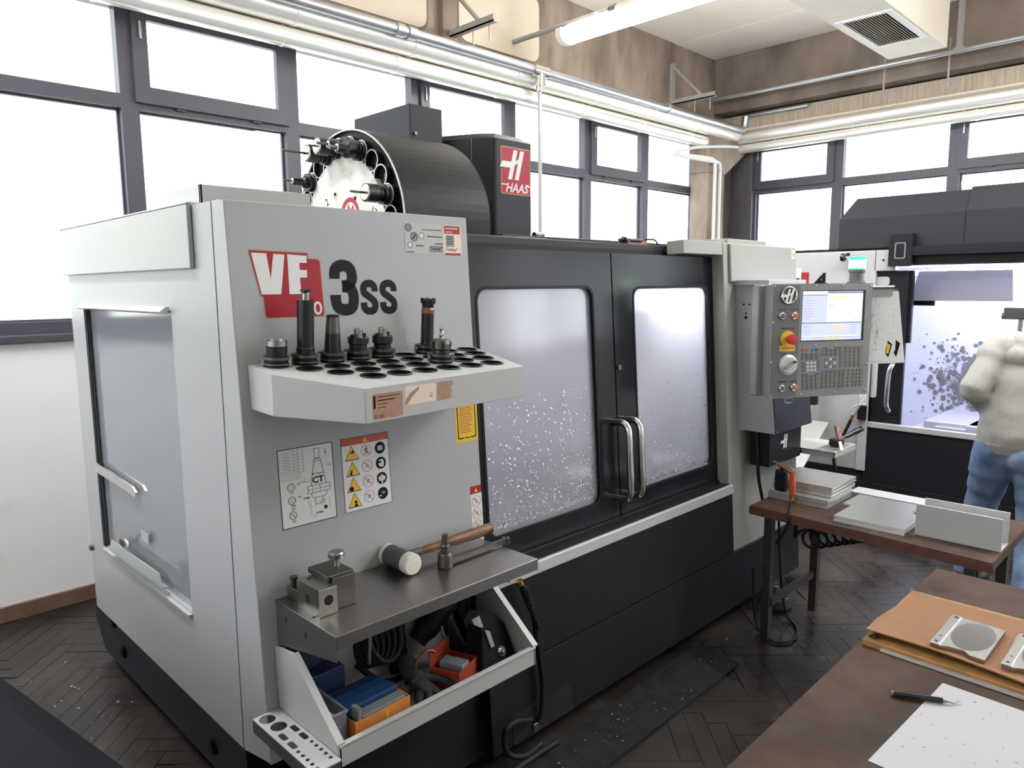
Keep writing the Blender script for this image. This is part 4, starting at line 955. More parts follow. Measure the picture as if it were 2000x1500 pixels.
for x, y in holes:
    b = MB().lathe([(.0335, .0), (.0335, .003), (.028, .0035), (.0275, -.058), (.026, -.058)], MR @ T(x, ry(y), 0), 24)
    b.lathe([(.027, -.058), (0, -.058)], MR @ T(x, ry(y), 0), 24, mi=1)
    obj('pocket_bushing', b, ['black_gloss', 'hole_dark'], parent=rack)
# labels on the rack's front skirt
d = Vector((1.476 - .922, 1.435 - 1.398, 0)).normalized()
MK = frame((.922, 1.398, 1.31), d, (0, 0, 1), d.cross(Vector((0, 0, 1)))) @ Matrix.Diagonal((.935, .935, 1, 1))
sk = MB().prism(rrect(.022, .006, .118, .070, .006), 0, .0005, MK, 0)
for k in range(2): seg(sk, (.028 + .0, .034), (.028, .066), .006, MK @ T(0, 0, .0005), 1)
for k, w in enumerate((.072, .055, .03, .026)): seg(sk, (.038, .062 - .009*k), (.038 + w, .062 - .009*k), .003 if k == 1 else .0018, MK @ T(0, 0, .0005), 1)
ring(sk, .031, .014, .004, .0012, MK @ T(0, 0, .0005), 1); seg(sk, (.04, .016), (.056, .016), .0015, MK @ T(0, 0, .0005), 1)
seg(sk, (.04, .011), (.058, .011), .0018, MK @ T(0, 0, .0005), 1)
obj('brown_label', sk, ['brown_torn', 'dark_print'], parent=rack)
sk = MB().prism(rrect(.126, .030, .232, .078, .006), 0, .0004, MK, 0)
sk.prism([(.126, .030), (.134, .033), (.150, .050), (.172, .066), (.176, .076), (.160, .068), (.142, .060), (.128, .045)], .0004, .0007, MK, 1)
seg(sk, (.21, .045), (.22, .045), .004, MK @ T(0, 0, .0004), 2); seg(sk, (.21, .052), (.222, .052), .0015, MK @ T(0, 0, .0004), 2)
obj('peeled_label', sk, ['cream_sticker', 'brown_torn', 'grey_print'], parent=rack)
sk = MB().prism([(.238, .028), (.282, .030), (.292, .050), (.288, .062), (.299, .068), (.292, .078), (.238, .078)], 0, .0004, MK, 0).prism([(.288, .030), (.296, .034), (.294, .038)], 0, .0004, MK, 0)
obj('label_residue', sk, 'brown_torn', parent=rack)

# ---- tool holders standing in the rack
def holder(x, y, label, prof, mis, extras=None, cone=True):
    z = rack_z(y) + .0033
    t = thing('tool_holder', (x, y, z), label, 'tool holder', 'tool holders standing in the rack')
    M = T(x, y, z) @ RX(ang)
    fl = MB().lathe([(.0, 0), (.030, 0), (.0335, .003), (.0335, .008), (.028, .011), (.028, .014), (.0335, .017), (.0335, .023), (.030, .025), (.0, .025)], M, 28, mis=[0, 0, 1, 0, 0, 0, 1, 0, 0])
    obj('flange', fl, ['tool_black', 'steel_dark'], parent=t)
    for s in (1, -1): obj('drive_key_slot', MB().box((-.008, s*.0335 - .004, .0005), (.008, s*.0335 + .004, .0245), M @ RZ(.9)), 'steel', parent=t)
    obj('holder_body', MB().lathe(prof, M, 28, mis=mis), ['tool_black', 'steel', 'steel_dark'], parent=t)
    if cone: obj('taper_shank', MB().lathe([(.0, -.05), (.016, -.05), (.0225, -.002), (0, -.002)], M, 20), 'steel', parent=t)
    if extras: extras(t, M)
holder(.888, 1.740, 'short black tool holder with a bright steel rim, at the narrow end of the rack', [(.025, .024), (.026, .05), (.026, .051), (.026, .064), (.022, .064), (.021, .055), (0, .055)], [0, 0, 1, 1, 1, 2])
def ex_head(t, M): obj('pull_head', MB().lathe([(.0, .165), (.010, .165), (.010, .182), (.009, .184)], M, 20, mi=0).lathe([(.006, .184), (.013, .186), (.013, .192), (0, .192)], M, 20, mi=1), ['steel', 'tool_black'], parent=t)
holder(.9685, 1.740, 'tallest black cylindrical tool holder with a mushroom head on top', [(.0235, .024), (.0235, .04), (.022, .042), (.0215, .165), (.0, .165)], [0, 0, 0, 0], ex_head)
holder(1.049, 1.740, 'plain tapered black tool holder with a flared rim', [(.022, .024), (.0215, .045), (.0195, .075), (.0165, .118), (.0175, .122), (.016, .123), (0, .118)], [0, 0, 2, 0, 0, 0])
def ex_spig(t, M):
    obj('spigot', MB().lathe([(.012, .060), (.012, .081), (.010, .083), (.005, .083), (.005, .070), (0, .070)], M, 20), 'steel', parent=t)
    l = MB()
    for a in (.4, .4 + PI): l.box((.011, -.006, .058), (.029, .006, .068), M @ RZ(a))
    obj('drive_lug', l, 'tool_black', parent=t)
holder(1.1295, 1.740, 'black shell mill arbor with a bright spigot, beside the tapered holder', [(.024, .024), (.024, .040), (.029, .043), (.029, .058), (.027, .06), (0, .06)], [0]*5, ex_spig)
holder(1.210, 1.740, 'black shell mill arbor with a bright spigot, farther from the tapered holder', [(.024, .024), (.024, .036), (.029, .040), (.029, .058), (.027, .06), (0, .06)], [0]*5, ex_spig)
def ex_mill(t, M):
    obj('cutter_head', MB().lathe([(.019, .118), (.0195, .128), (.017, .135), (.02, .155), (.020, .160), (.006, .160), (.006, .15), (0, .15)], M, 24, mis=[1, 1, 0, 0, 0, 0, 0]), ['tool_black', 'copper_worn'], parent=t)
    for k in range(6):
        c = MB().box((.016, -.003, .147), (.0225, .004, .162), M @ RZ(k*PI/3))
        obj('cutter_insert', c, 'tool_black', parent=t)
holder(1.371, 1.740, 'face mill with indexable tips on a long black arbor', [(.020, .024), (.019, .035), (.0185, .118), (0, .118)], [0, 0, 0], ex_mill)
def ex_end(t, M):
    obj('collet_nut', MB().lathe([(.0275, .038), (.0275, .052), (.024, .062), (.008, .064), (0, .064)], M, 24), 'steel_dark', parent=t)
    for k in range(6): obj('nut_slot', MB().box((.022, -.003, .040), (.0285, .003, .058), M @ RZ(k*PI/3)), 'tool_black', parent=t)
    e = MB()
    for k in range(12): e.cyl((.0018*math.cos(k*.9), .0018*math.sin(k*.9), .064 + .0025*k), (.0018*math.cos(k*.9 + .9), .0018*math.sin(k*.9 + .9), .0665 + .0025*k), .0055, n=8, M=M)
    obj('end_mill', e, 'chrome', parent=t)
holder(1.304, 1.592, 'collet chuck holding a bright end mill, in front of the long face mill', [(.025, .024), (.024, .034), (.027, .038), (0, .038)], [0, 0, 0], ex_end)

# ---- tools in the carousel
def car_tool(k, label, prof, tip):
    y, z = pocket_pos(k)
    t = thing('carousel_tool', (1.45, y, z - .03), label, 'tool holder', 'tools clamped in the carousel')
    M = frame((1.4848, y, z), (0, 1, 0), (0, 0, 1), (-1, 0, 0)); M = frame((1.4848, y, z), (0, 0, 1), (0, 1, 0), (-1, 0, 0))
    obj('flange', MB().lathe([(.0, 0), (.034, 0), (.034, .007), (.029, .010), (.029, .013), (.034, .016), (.034, .022), (0, .022)], M, 24), 'tool_black', parent=t)
    obj('holder_body', MB().lathe(prof, M, 24), 'tool_black', parent=t)
    r, z0 = prof[-2]
    obj('collet_face', MB().lathe([(r - .002, z0 + .0005), (r - .006, z0 + .003), (0, z0 + .003)], M, 20), 'steel', parent=t)
    obj('cutter', MB().lathe([(tip[0], z0 + .002), (tip[0], z0 + tip[1] * .9), (0, z0 + tip[1])], M, 12), 'steel_dark', parent=t)
P1 = [(.026, .022), (.026, .036), (.024, .040), (.030, .044), (.030, .085), (0, .085)]
P2 = [(.024, .022), (.022, .05), (.016, .055), (.014, .085), (0, .085)]
car_tool(0, 'carousel collet chuck with a drill, lowest on the window-free side', P1, (.004, .06))
car_tool(3, 'stubby black carousel tool at the end of the top cluster', [(.027, .022), (.03, .05), (.03, .06), (.018, .07), (.016, .095), (0, .095)], (.008, .03))
car_tool(4, 'carousel collet chuck, second of the top cluster', P2, (.005, .045))
car_tool(5, 'carousel collet chuck with bright face in the middle of the top cluster', P1, (.003, .035))
car_tool(6, 'carousel collet chuck with bright face and a long drill, top cluster', P1, (.004, .10))
car_tool(8, 'slim carousel probe holder sticking out toward the windows', [(.022, .022), (.020, .035), (.013, .04), (.013, .08), (0, .08)], (.003, .035))
car_tool(10, 'carousel tool just showing above the front panel edge', P2, (.004, .03))

# ================================================================ STEEL SHELF
sh = thing('steel_shelf', (1.2, 1.62, .76), 'brushed stainless steel shelf on the machine front with folded edges', 'shelf')
obj('shelf_top', MB().box((.857, 1.458, .796), (1.556, 1.7598, .80)).box((.857, 1.458, .765), (1.556, 1.461, .798)).box((1.553, 1.458, .768), (1.556, 1.7575, .798)), 'stainless', parent=sh, bevel=.0012)
obj('shelf_end', MB().prism([(1.752, .796), (1.458, .796), (1.458, .735), (1.752, .68)], .857, .860, MS), 'stainless_dull', parent=sh)
hm = MB()
for x, y in ((.872, 1.70), (.876, 1.59)): hm.prism(circ(x, y, .006, 10, .004), .8002, .8006, None)
for y, z in ((1.70, .765), (1.60, .755)): hm.prism(circ(y, z, .0045, 10, .007), .8565, .8568, MS)
obj('screw_hole', hm, 'hole_dark', parent=sh)
# vise block
vb = thing('vise_block', (.93, 1.62, .80), 'machined steel jaw block with bores and a round clamping knob', 'vise jaw')
b1 = MB().plate(rect(1.572, .80, 1.682, .872), [circ(1.628, .835, .009, 16, .012)], .052, MS @ T(0, 0, .882))
obj('jaw_block', b1, 'steel', parent=vb, bevel=.002)
for b_ in (MB().cyl((.9095, 1.5725, .84), (.9095, 1.571, .84), .013, n=20), MB().cyl((.884, 1.628, .835), (.930, 1.628, .835), .009, n=14), MB().cyl((.905, 1.66, .871), (.905, 1.66, .8725), .006, n=12)): obj('bore', b_, 'hole_dark', parent=vb)
obj('rear_jaw', MB().box((.934, 1.585, .80), (.998, 1.69, .885)).box((.925, 1.60, .872), (1.002, 1.70, .888)), 'steel_dark', parent=vb, bevel=.002)
obj('side_plate', MB().box((.892, 1.682, .80), (.905, 1.755, .83)).box((.905, 1.69, .80), (.985, 1.75, .842)), 'steel', parent=vb, bevel=.002)
obj('side_screw', MB().cyl((.90, 1.73, .83), (.90, 1.73, .853), .008, n=12).cyl((.90, 1.73, .853), (.90, 1.73, .86), .011, n=6), 'steel_dark', parent=vb)
obj('clamp_knob', MB().lathe([(.0, .888), (.009, .888), (.008, .905), (.021, .910), (.022, .922), (.019, .926), (0, .926)], T(.985, 1.655, 0), 24), 'steel', parent=vb)
# mallet
ml = thing('soft_face_mallet', (1.3, 1.70, .80), 'mallet with grey head, white nylon faces and worn wooden handle', 'mallet')
hz = .833
obj('mallet_head', MB().cyl((1.213, 1.760, hz), (1.212, 1.672, hz), .030, n=28).cyl((1.2125, 1.72, hz), (1.2125, 1.71, hz), .0312, n=28), 'mallet_grey', parent=ml, bevel=.002)
obj('mallet_face', MB().lathe([(.0315, 0), (.0315, .022), (.028, .028), (.0, .031)], frame((1.212, 1.672, hz), (1, 0, 0), (0, 0, 1), (0, -1, 0)), 28), 'nylon', parent=ml)
obj('mallet_face', MB().lathe([(.0315, 0), (.0315, .016), (.028, .02), (.0, .022)], frame((1.213, 1.757, hz), (1, 0, 0), (0, 0, -1), (0, 1, 0)), 28), 'nylon', parent=ml)
obj('handle_collar', MB().tube([(1.238, 1.718, hz), (1.29, 1.717, hz + .001)], [.013, .012], 14), 'mallet_grey', parent=ml)
obj('wooden_handle', MB().tube([(1.285, 1.717, hz), (1.33, 1.716, hz + .001), (1.42, 1.714, hz + .002), (1.50, 1.712, hz + .003), (1.56, 1.711, hz + .004), (1.578, 1.7105, hz + .004)], [.011, .0125, .0145, .0165, .018, .0185, .018, .013], 16, smooth_path=4), 'handle_wood', parent=ml)
ml.location.y -= .024
# crank wrench
wr = thing('vise_crank', (1.44, 1.60, .80), 'dark steel vise crank with an upright hex stub', 'crank handle')
obj('crank_hub', MB().lathe([(0, .8002), (.022, .8002), (.0235, .806), (.022, .84), (.019, .846), (.012, .848), (.0125, .862), (.0145, .866), (.0125, .872), (0, .872)], T(1.318, 1.607, 0), 20), 'steel_dark', parent=wr)
obj('hex_stub', MB().cyl((1.318, 1.607, .872), (1.318, 1.607, .900), .010, n=6), 'steel_dark', parent=wr)
obj('crank_arm', MB().prism([(1.325, 1.600), (1.565, 1.605), (1.565, 1.619), (1.325, 1.617)], .806, .822), 'steel_dark', parent=wr, bevel=.003)
obj('crank_eye', MB().lathe([(.006, .804), (.012, .804), (.012, .824), (.006, .824), (.006, .804)], T(1.573, 1.612, 0), 18), 'steel_dark', parent=wr)

# ================================================================ LOWER TRAY and tool strip
tr = thing('parts_tray', (1.19, 1.6, .47), 'grey sheet-metal parts tray below the steel shelf with sloping ends', 'tray')
obj('tray_bottom', MB().box((.845, 1.448, .476), (1.528, 1.735, .48)), 'panel_light', parent=tr)
obj('tray_front', MB().box((.845, 1.443, .476), (1.528, 1.449, .533)).box((.845, 1.440, .528), (1.528, 1.456, .534)), 'panel_light', parent=tr, bevel=.002)
for x, yt, zt, yb_, zb_ in ((.845, 1.652, .692, 1.748, .678), (1.522, 1.70, .73, 1.752, .735)):      # one end stops under the shelf's end plate
    obj('tray_end', MB().prism([(1.736, .476), (1.443, .476), (1.443, .534), (yt, zt), (yb_, zb_)], x, x + .006, MS).prism([(1.443, .532), (yt, zt - .002), (yt - .003, zt + .002), (1.443, .538)], x - .004, x + .016, MS), 'panel_light', parent=tr, bevel=.0015)
obj('tray_back', MB().box((.85, 1.729, .476), (1.52, 1.735, .674)), 'panel_light', parent=tr)
stp = thing('tool_strip', (.81, 1.6, .47), 'perforated steel tool strip with round holes and slots beside the tray', 'tool holder strip')
hl = [circ(.806, 1.685, .0175, 20), circ(.812, 1.640, .0175, 20)]
def slot(x, y): return rrect(x - .008, y - .017, x + .008, y + .017, .006)
hl = [circ(.797, 1.712, .021, 22), circ(.803, 1.662, .021, 22), slot(.828, 1.625), slot(.789, 1.612), slot(.828, 1.58), slot(.789, 1.565)]
for k in range(5): hl += [circ(.830, 1.545 - .022*k, .0055, 12), circ(.786, 1.532 - .022*k, .0055, 12)]
obj('strip_top', MB().plate(rect(.770, 1.43, .843, 1.740), hl, .003, T(0, 0, .504)), 'aluminium_matt', parent=stp)
obj('strip_flange', MB().box((.770, 1.43, .470), (.773, 1.74, .504)).box((.770, 1.43, .470), (.843, 1.433, .504)).box((.840, 1.43, .470), (.843, 1.74, .504)), 'stainless_dull', parent=stp)

# ---- contents of the tray
cb = thing('parts_carton', (1.0, 1.56, .48), 'small orange cardboard carton filled with blue cassettes', 'carton')
MX = T(.996, 1.565, .481) @ RZ(.03)
def open_box(mb, x0, y0, x1, y1, z0, z1, t, M=None):
    mb.box((x0, y0, z0), (x1, y1, z0 + t), M); mb.box((x0, y0, z0), (x1, y0 + t, z1), M); mb.box((x0, y1 - t, z0), (x1, y1, z1), M); mb.box((x0, y0 + t, z0), (x0 + t, y1 - t, z1), M); mb.box((x1 - t, y0 + t, z0), (x1, y1 - t, z1), M)
    return mb
obj('carton_wall', open_box(MB(), -.086, -.086, .086, .075, 0, .066, .003, MX), 'orange_card', parent=cb)
pr = MB(); Mp = MX @ frame((-.086, -.0865, 0), (1, 0, 0), (0, 0, 1), (0, -1, 0))
for k in range(5): seg(pr, (.105, .018 + .008*k), (.108, .018 + .008*k), .004, Mp, 0); 
seg(pr, (.098, .012), (.098, .056), .006, Mp, 0); seg(pr, (.118, .014), (.118, .044), .003, Mp, 0); seg(pr, (.026, .018), (.05, .018), .003, Mp, 0)
obj('carton_print', pr, 'yellow_sticker', parent=cb)
for k, (y, c) in enumerate(((-.02, 'blue_plastic'), (.02, 'blue_plastic'), (.055, 'blue_dark'))):
    o = obj('cassette', MB().box((-.078, -.017, .005), (.078, .016, .084 - .004*k), MX @ T(0, y, 0) @ RX(.08)), c, group='blue cassettes in the orange carton', label=('blue plastic cassette standing in the orange carton, %s' % ('beside the grey lid', 'middle one', 'against the carton back')[k]), cat='plastic case', bevel=.003)
obj('plastic_lid', MB().box((-.06, -.08, .02), (.078, -.045, .070), MX), 'clear_grey', label='translucent grey plastic lid in front of the blue cassettes', cat='lid', bevel=.003)
obj('lid_tab', MB().prism(rrect(-.074, -.082, -.062, -.052, .004), .03, .095, MX), 'clear_grey', label='rounded clear plastic tab at the corner of the orange carton', cat='tab', bevel=.002)
obj('blue_pad', MB().prism([(.868, .60), (.98, .622), (1.0, .75), (.92, .73), (.868, .68)], -1.727, -1.69, frame((0, 0, 0), (1, 0, 0), (0, 0, 1), (0, -1, 0))).box((.868, 1.66, .484), (1.0, 1.72, .60)), 'blue_dark', label='dark blue folder propped against the tray back', cat='folder', bevel=.003)
gb = thing('grey_bin', (.888, 1.54, .48), 'small grey plastic bin wedged between tray end and carton', 'plastic bin')
obj('bin_body', open_box(MB(), .868, 1.50, .903, 1.64, .4802, .575, .003), 'clear_grey', parent=gb)
obj('bin_rim', MB().plate(rrect(.8635, 1.494, .907, 1.646, .004), [rrect(.870, 1.502, .901, 1.638, .003)], .004, T(0, 0, .574)), 'clear_grey', parent=gb)
rb = thing('red_carton', (1.29, 1.53, .48), 'small open red cardboard box with a grey block inside', 'carton')
MRb = T(1.289, 1.545, .4802) @ RZ(.35)
obj('carton_wall', open_box(MB(), -.055, -.05, .055, .045, 0, .06, .003, MRb), 'red_box', parent=rb)
obj('carton_flap', MB().box((-.055, .045, .058), (.055, .048, .105), MRb @ RX(.0)), 'red_box', parent=rb)
obj('grey_block', MB().box((-.03, -.046, .006), (.012, .03, .07), MRb), 'clear_grey', label='grey plastic block standing in the red box', cat='block', bevel=.003)
# work glove
gl = MB()
def chain(pts, rr): gl.tube(pts, rr, 10, smooth_path=4)
bm_g = bpy.data.meshes.new('work_glove')
gv = [(1.155, 1.605, .53), (1.165, 1.575, .52), (1.175, 1.535, .508), (1.135, 1.515, .50), (1.125, 1.49, .493), (1.165, 1.50, .498), (1.160, 1.472, .492), (1.195, 1.50, .50), (1.195, 1.470, .494), (1.215, 1.545, .52), (1.235, 1.51, .515), (1.245, 1.49, .505), (1.18, 1.622, .545), (1.197, 1.636, .556)]
ge = [(13, 12), (12, 0), (0, 1), (1, 2), (2, 3), (3, 4), (2, 5), (5, 6), (2, 7), (7, 8), (1, 9), (9, 10), (10, 11)]
bm_g.from_pydata(gv, ge, [])
go = bpy.data.objects.new('work_glove', bm_g); COL.objects.link(go)
sm_ = go.modifiers.new('skin', 'SKIN'); sm_.use_smooth_shade = True
gr_ = [.026, .03, .028, .0115, .010, .0115, .010, .0115, .010, .013, .012, .010, .028, .032]
for i, r in enumerate(gr_): bm_g.skin_vertices[0].data[i].radius = (r, r * .8)
bm_g.skin_vertices[0].data[0].use_root = True
ss = go.modifiers.new('sub', 'SUBSURF'); ss.levels = 2; ss.render_levels = 2
bm_g.materials.append(MATS['glove']); tag(go, 'dark grey coated work glove lying between the orange and red boxes', 'glove')
# black clutter: hose clamp bundle, cable, black bracket, power tool
bd = thing('black_cable_bundle', (1.10, 1.70, .48), 'bundle of coiled black cable heaped behind the glove', 'cable')
ct = MB()
for k in range(5):
    r = .045 + .006*k; cx, cy, cz = 1.09 + .012*k, 1.69 - .006*k, .60 + .008*k
    ct.tube([(cx + r*math.cos(a)*.75, cy + r*math.sin(a)*.35, cz + r*math.sin(a)) for a in [2*PI*i/22 for i in range(23)]], .008, 8)
bd.location.x -= .025; bd.location.y += .006
obj('cable_coil', ct, 'black_rubber', parent=bd)
obj('cable_tail', MB().tube([(1.06, 1.70, .56), (1.12, 1.66, .50), (1.2, 1.66, .49), (1.25, 1.70, .49)], .009, 8, smooth_path=5), 'black_rubber', parent=bd)
obj('strap', MB().tube([(1.075, 1.655, .575), (1.07, 1.645, .60), (1.073, 1.645, .635), (1.08, 1.655, .66)], .005, 6, smooth_path=4), 'grey_print', parent=bd)
def rag(c, r, sc, label):  # made-up black heaps that stand in for the tray's deep shade
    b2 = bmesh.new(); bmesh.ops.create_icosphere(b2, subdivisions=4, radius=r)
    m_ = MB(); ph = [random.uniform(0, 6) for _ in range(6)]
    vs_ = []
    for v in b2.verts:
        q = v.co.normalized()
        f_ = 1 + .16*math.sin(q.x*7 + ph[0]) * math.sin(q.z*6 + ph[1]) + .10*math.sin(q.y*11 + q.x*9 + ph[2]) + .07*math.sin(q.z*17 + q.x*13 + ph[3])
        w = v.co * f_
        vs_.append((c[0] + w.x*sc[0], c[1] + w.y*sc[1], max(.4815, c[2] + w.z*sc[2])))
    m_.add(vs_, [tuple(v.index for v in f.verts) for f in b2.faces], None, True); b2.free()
    obj('shade_rag', m_, 'black_cloth', label=label, cat='rag', group='black rags added as shade in the parts tray')
rag((1.20, 1.699, .575), .09, (.34, .25, 1.15), 'added black rag standing in for shade behind the glove')
rag((1.460, 1.697, .60), .10, (.40, .25, 1.15), 'added black rag standing in for shade behind the folded steel guard')
pt = thing('black_hand_tool', (1.28, 1.68, .48), 'black pistol-grip hand tool lying in shade under the shelf', 'hand tool')
obj('tool_body', MB().tube([(1.20, 1.69, .56), (1.27, 1.685, .62), (1.33, 1.68, .66)], [.03, .04, .042, .036, .028], 14, smooth_path=4), 'black', parent=pt)
obj('tool_grip', MB().tube([(1.29, 1.68, .63), (1.30, 1.65, .57), (1.32, 1.63, .50)], [.026, .024, .026], 12, smooth_path=4), 'black_rubber', parent=pt)
obj('tool_trigger', MB().tube([(1.268, 1.655, .60), (1.262, 1.64, .575), (1.27, 1.635, .56)], .005, 8, smooth_path=3), 'grey_print', parent=pt)
pt.location.x += .068
obj('copper_hook', MB().tube([(1.185, 1.58, .535), (1.18, 1.578, .56), (1.20, 1.575, .585), (1.225, 1.572, .588), (1.24, 1.57, .578)], .0045, 8, smooth_path=4), 'copper_worn', label='small bent copper hook above the glove', cat='hook')
vg = thing('black_guard', (1.44, 1.56, .48), 'black folded steel guard with a bright socket screw in the tray', 'guard')
obj('guard_plate', MB().prism([(.0, .0), (.15, .0), (.155, .10), (.135, .135), (.04, .19), (.0, .17)], 0, .005, T(1.365, 1.50, .4805) @ RZ(.12) @ RX(math.radians(62))), 'black_cloth', parent=vg)
obj('guard_flange', MB().box((0, -.03, 0), (.15, .0, .005), T(1.365, 1.50, .4805) @ RZ(.12)).box((-.004, -.0, 0), (.001, .06, .15), T(1.365, 1.50, .4805) @ RZ(.12)), 'black', parent=vg, bevel=.002)
Mg = T(1.365, 1.50, .4805) @ RZ(.12) @ RX(math.radians(62))
obj('socket_screw', MB().lathe([(.009, .005), (.009, .014), (.0055, .014), (.005, .008), (0, .008)], Mg @ T(.10, .035, 0), 20).lathe([(.016, .005), (.016, .007), (.009, .007)], Mg @ T(.10, .035, 0), 20), 'chrome', parent=vg)
obj('guard_pad', MB().box((.03, .125, .005), (.065, .160, .007), Mg).prism([(.06, .06), (.075, .06), (.078, .105), (.06, .115)], .005, .012, Mg), 'grey_print', parent=vg, bevel=.001)
obj('hex_key', MB().tube([(1.37, 1.70, .735), (1.46, 1.64, .72), (1.545, 1.57, .70)], .005, 6), 'black', label='black rod sticking out over the tray end', cat='rod')
obj('steel_pin', MB().cyl((1.42, 1.462, .487), (1.50, 1.478, .487), .004, n=8), 'steel_dark', label='thin steel pin lying behind the tray lip', cat='pin')
obj('round_cap', MB().lathe([(0, .481), (.014, .481), (.014, .50), (.010, .505), (0, .505)], T(1.49, 1.465, .02), 18), 'clear_grey', label='small grey round cap at the tray lip corner', cat='cap')

# ---- cables in front of the apron
pc = thing('power_cable', (1.75, 1.64, .03), 'black cable with ribbed strain relief hanging beside the tray', 'cable')
obj('cable_run', MB().tube([MF @ Vector(p) for p in ((1.69, .615, .085), (1.715, .565, .09), (1.745, .47, .085), (1.765, .38, .075), (1.782, .28, .07), (1.79, .19, .066), (1.783, .12, .062), (1.77, .08, .055))], .0095, 12, smooth_path=6), 'black_rubber', parent=pc)
rl = MB()
for k in range(13):
    p = MF @ Vector((1.70 + .0042*k + .0001*k*k, .598 - .0125*k, .089)); q = MF @ Vector((1.7022 + .0042*k, .5915 - .0125*k, .089))
    rl.cyl(p, q, .0165 - .0004*k, n=14)
obj('strain_relief', rl, 'black_rubber', parent=pc)
obj('brass_gland', MB().cyl(MF @ Vector((1.683, .628, .083)), MF @ Vector((1.69, .612, .085)), .013, n=14), 'brass', parent=pc)
obj('floor_cable', MB().tube([MF @ Vector(p) for p in ((1.74, .10, .05), (1.69, .125, .075), (1.63, .15, .085), (1.585, .14, .085), (1.575, .09, .085), (1.60, .045, .09), (1.66, .024, .10), (1.75, .0205, .085))], .010, 12, smooth_path=6), 'black_rubber', label='black hose looping out of the cable port to the floor', cat='hose')
obj('lower_hose', MB().tube([(1.80, 1.595, .0215), (1.64, 1.595, .0215), (1.57, 1.59, .0215), (1.535, 1.575, .019), (1.50, 1.54, .0105), (1.48, 1.45, .0105)], .0105, 10, smooth_path=6), 'black_rubber', label='black hose lying on the floor under the apron', cat='hose')
obj('grey_wire', MB().tube([(3.345, 1.665, .90), (3.35, 1.655, .80), (3.36, 1.65, .68), (3.38, 1.64, .58), (3.42, 1.63, .46), (3.46, 1.62, .30), (3.40, 1.61, .12), (3.30, 1.60, .012)], .008, 10, smooth_path=6), 'charcoal', label='dark grey cable hanging down beside the white corner panel', cat='cable')
obj('floor_loop_cable', MB().tube([(3.16, 1.56, .28), (3.12, 1.53, .12), (3.11, 1.50, .02), (3.05, 1.40, .009), (3.12, 1.34, .009), (3.25, 1.38, .009), (3.32, 1.46, .03), (3.33, 1.50, .2), (3.33, 1.53, .6)], .006, 8, smooth_path=6), 'black_rubber', label='thin black cable looped on the floor around the table leg', cat='cable')
# rubber mat
mt = MB().prism([(1.55, 1.60), (2.80, 1.63), (2.775, 1.50), (2.765, 1.42), (2.6, 1.41), (2.3, 1.405), (1.9, 1.40), (1.55, 1.385)], .0005, .011)
obj('rubber_mat', mt, 'mat_rubber', label='dark ragged rubber mat on the floor along the machine apron', cat='mat', bevel=.004)
ch = MB()
for k in range(420):
    if k < 90: x, y, z = random.uniform(1.7, 2.74), random.uniform(1.43, 1.585), .0125
    elif k < 200: x, y, z = random.uniform(.3, .85), random.uniform(2.0, 3.6), .0015
    else: x, y, z = random.uniform(2.9, 4.6), random.uniform(.5, 1.6), .0015
    if any(abs(x - lx) < .03 and abs(y - ly) < .03 for lx, ly in ((3.06, 1.44), (3.53, 1.42), (3.00, .64), (3.42, .62))) or 4.15 < x < 4.6 and .58 < y < 1.02: continue
    s = random.choice((.002, .003, .003, .005)); a = random.uniform(0, PI)
    ch.box((-s, -s*.4, -.001), (s, s*.4, .0012), T(x, y, z) @ RZ(a) @ RX(random.uniform(-.3, .3)))
obj('floor_swarf', ch, 'chip_metal', label='bright metal chips scattered over floor and mat', cat='swarf', kind='stuff')

# ================================================================ PENDANT ARM (part of the machine)
arm = obj('pendant_arm_box', MB().prism([(1.80, 1.615), (1.632, 1.615), (1.552, .905), (1.80, .905)], 3.315, 3.72, MS), 'panel_grey', parent=mill, bevel=.004)
obj('arm_cap', MB().box((3.29, 1.60, 1.612), (3.70, 1.82, 1.637)), 'panel_grey', parent=mill, bevel=.003)
for y, z in ((1.735, 1.520), (1.705, 1.520), (1.722, 1.478), (1.722, 1.458)):
    obj('port_hole', MB().cyl((3.3155, y, z), (3.314, y, z), .005 if z > 1.46 else .008, n=14), 'hole_dark', parent=arm)
fa = MB().prism([(3.316, .905), (3.72, .905), (3.72, 1.16), (3.316, 1.16)], 0, .004, frame((0, 1.5525, 0), (1, 0, 0), (0, .1127, 1), (0, -1, .1127)) if False else frame((0, 1.45, 0), (1, 0, 0), (0, .1127, 1), (0, -1, .1127)))
obj('arm_front_cover', fa, 'charcoal', parent=arm)
sc = MB()
for x in (3.325, 3.71):
    for z in (.915, 1.10): sc.cyl((x, 1.446 + .1127*z, z), (x, 1.440 + .1127*z, z), .004, n=10)
obj('cover_screw', sc, 'steel', parent=arm)
lb = obj('lower_control_box', MB().box((3.365, 1.60, .725), (3.72, 1.70, .905)), 'charcoal', parent=mill, bevel=.003)
lg = MB(); hlogo(lg, 3.53, .835, .075, frame((0, 1.5995, 0), (1, 0, 0), (0, 0, 1), (0, -1, 0)), 0, .0006, .1)
obj('box_logo', lg, 'white_sticker', parent=lb)

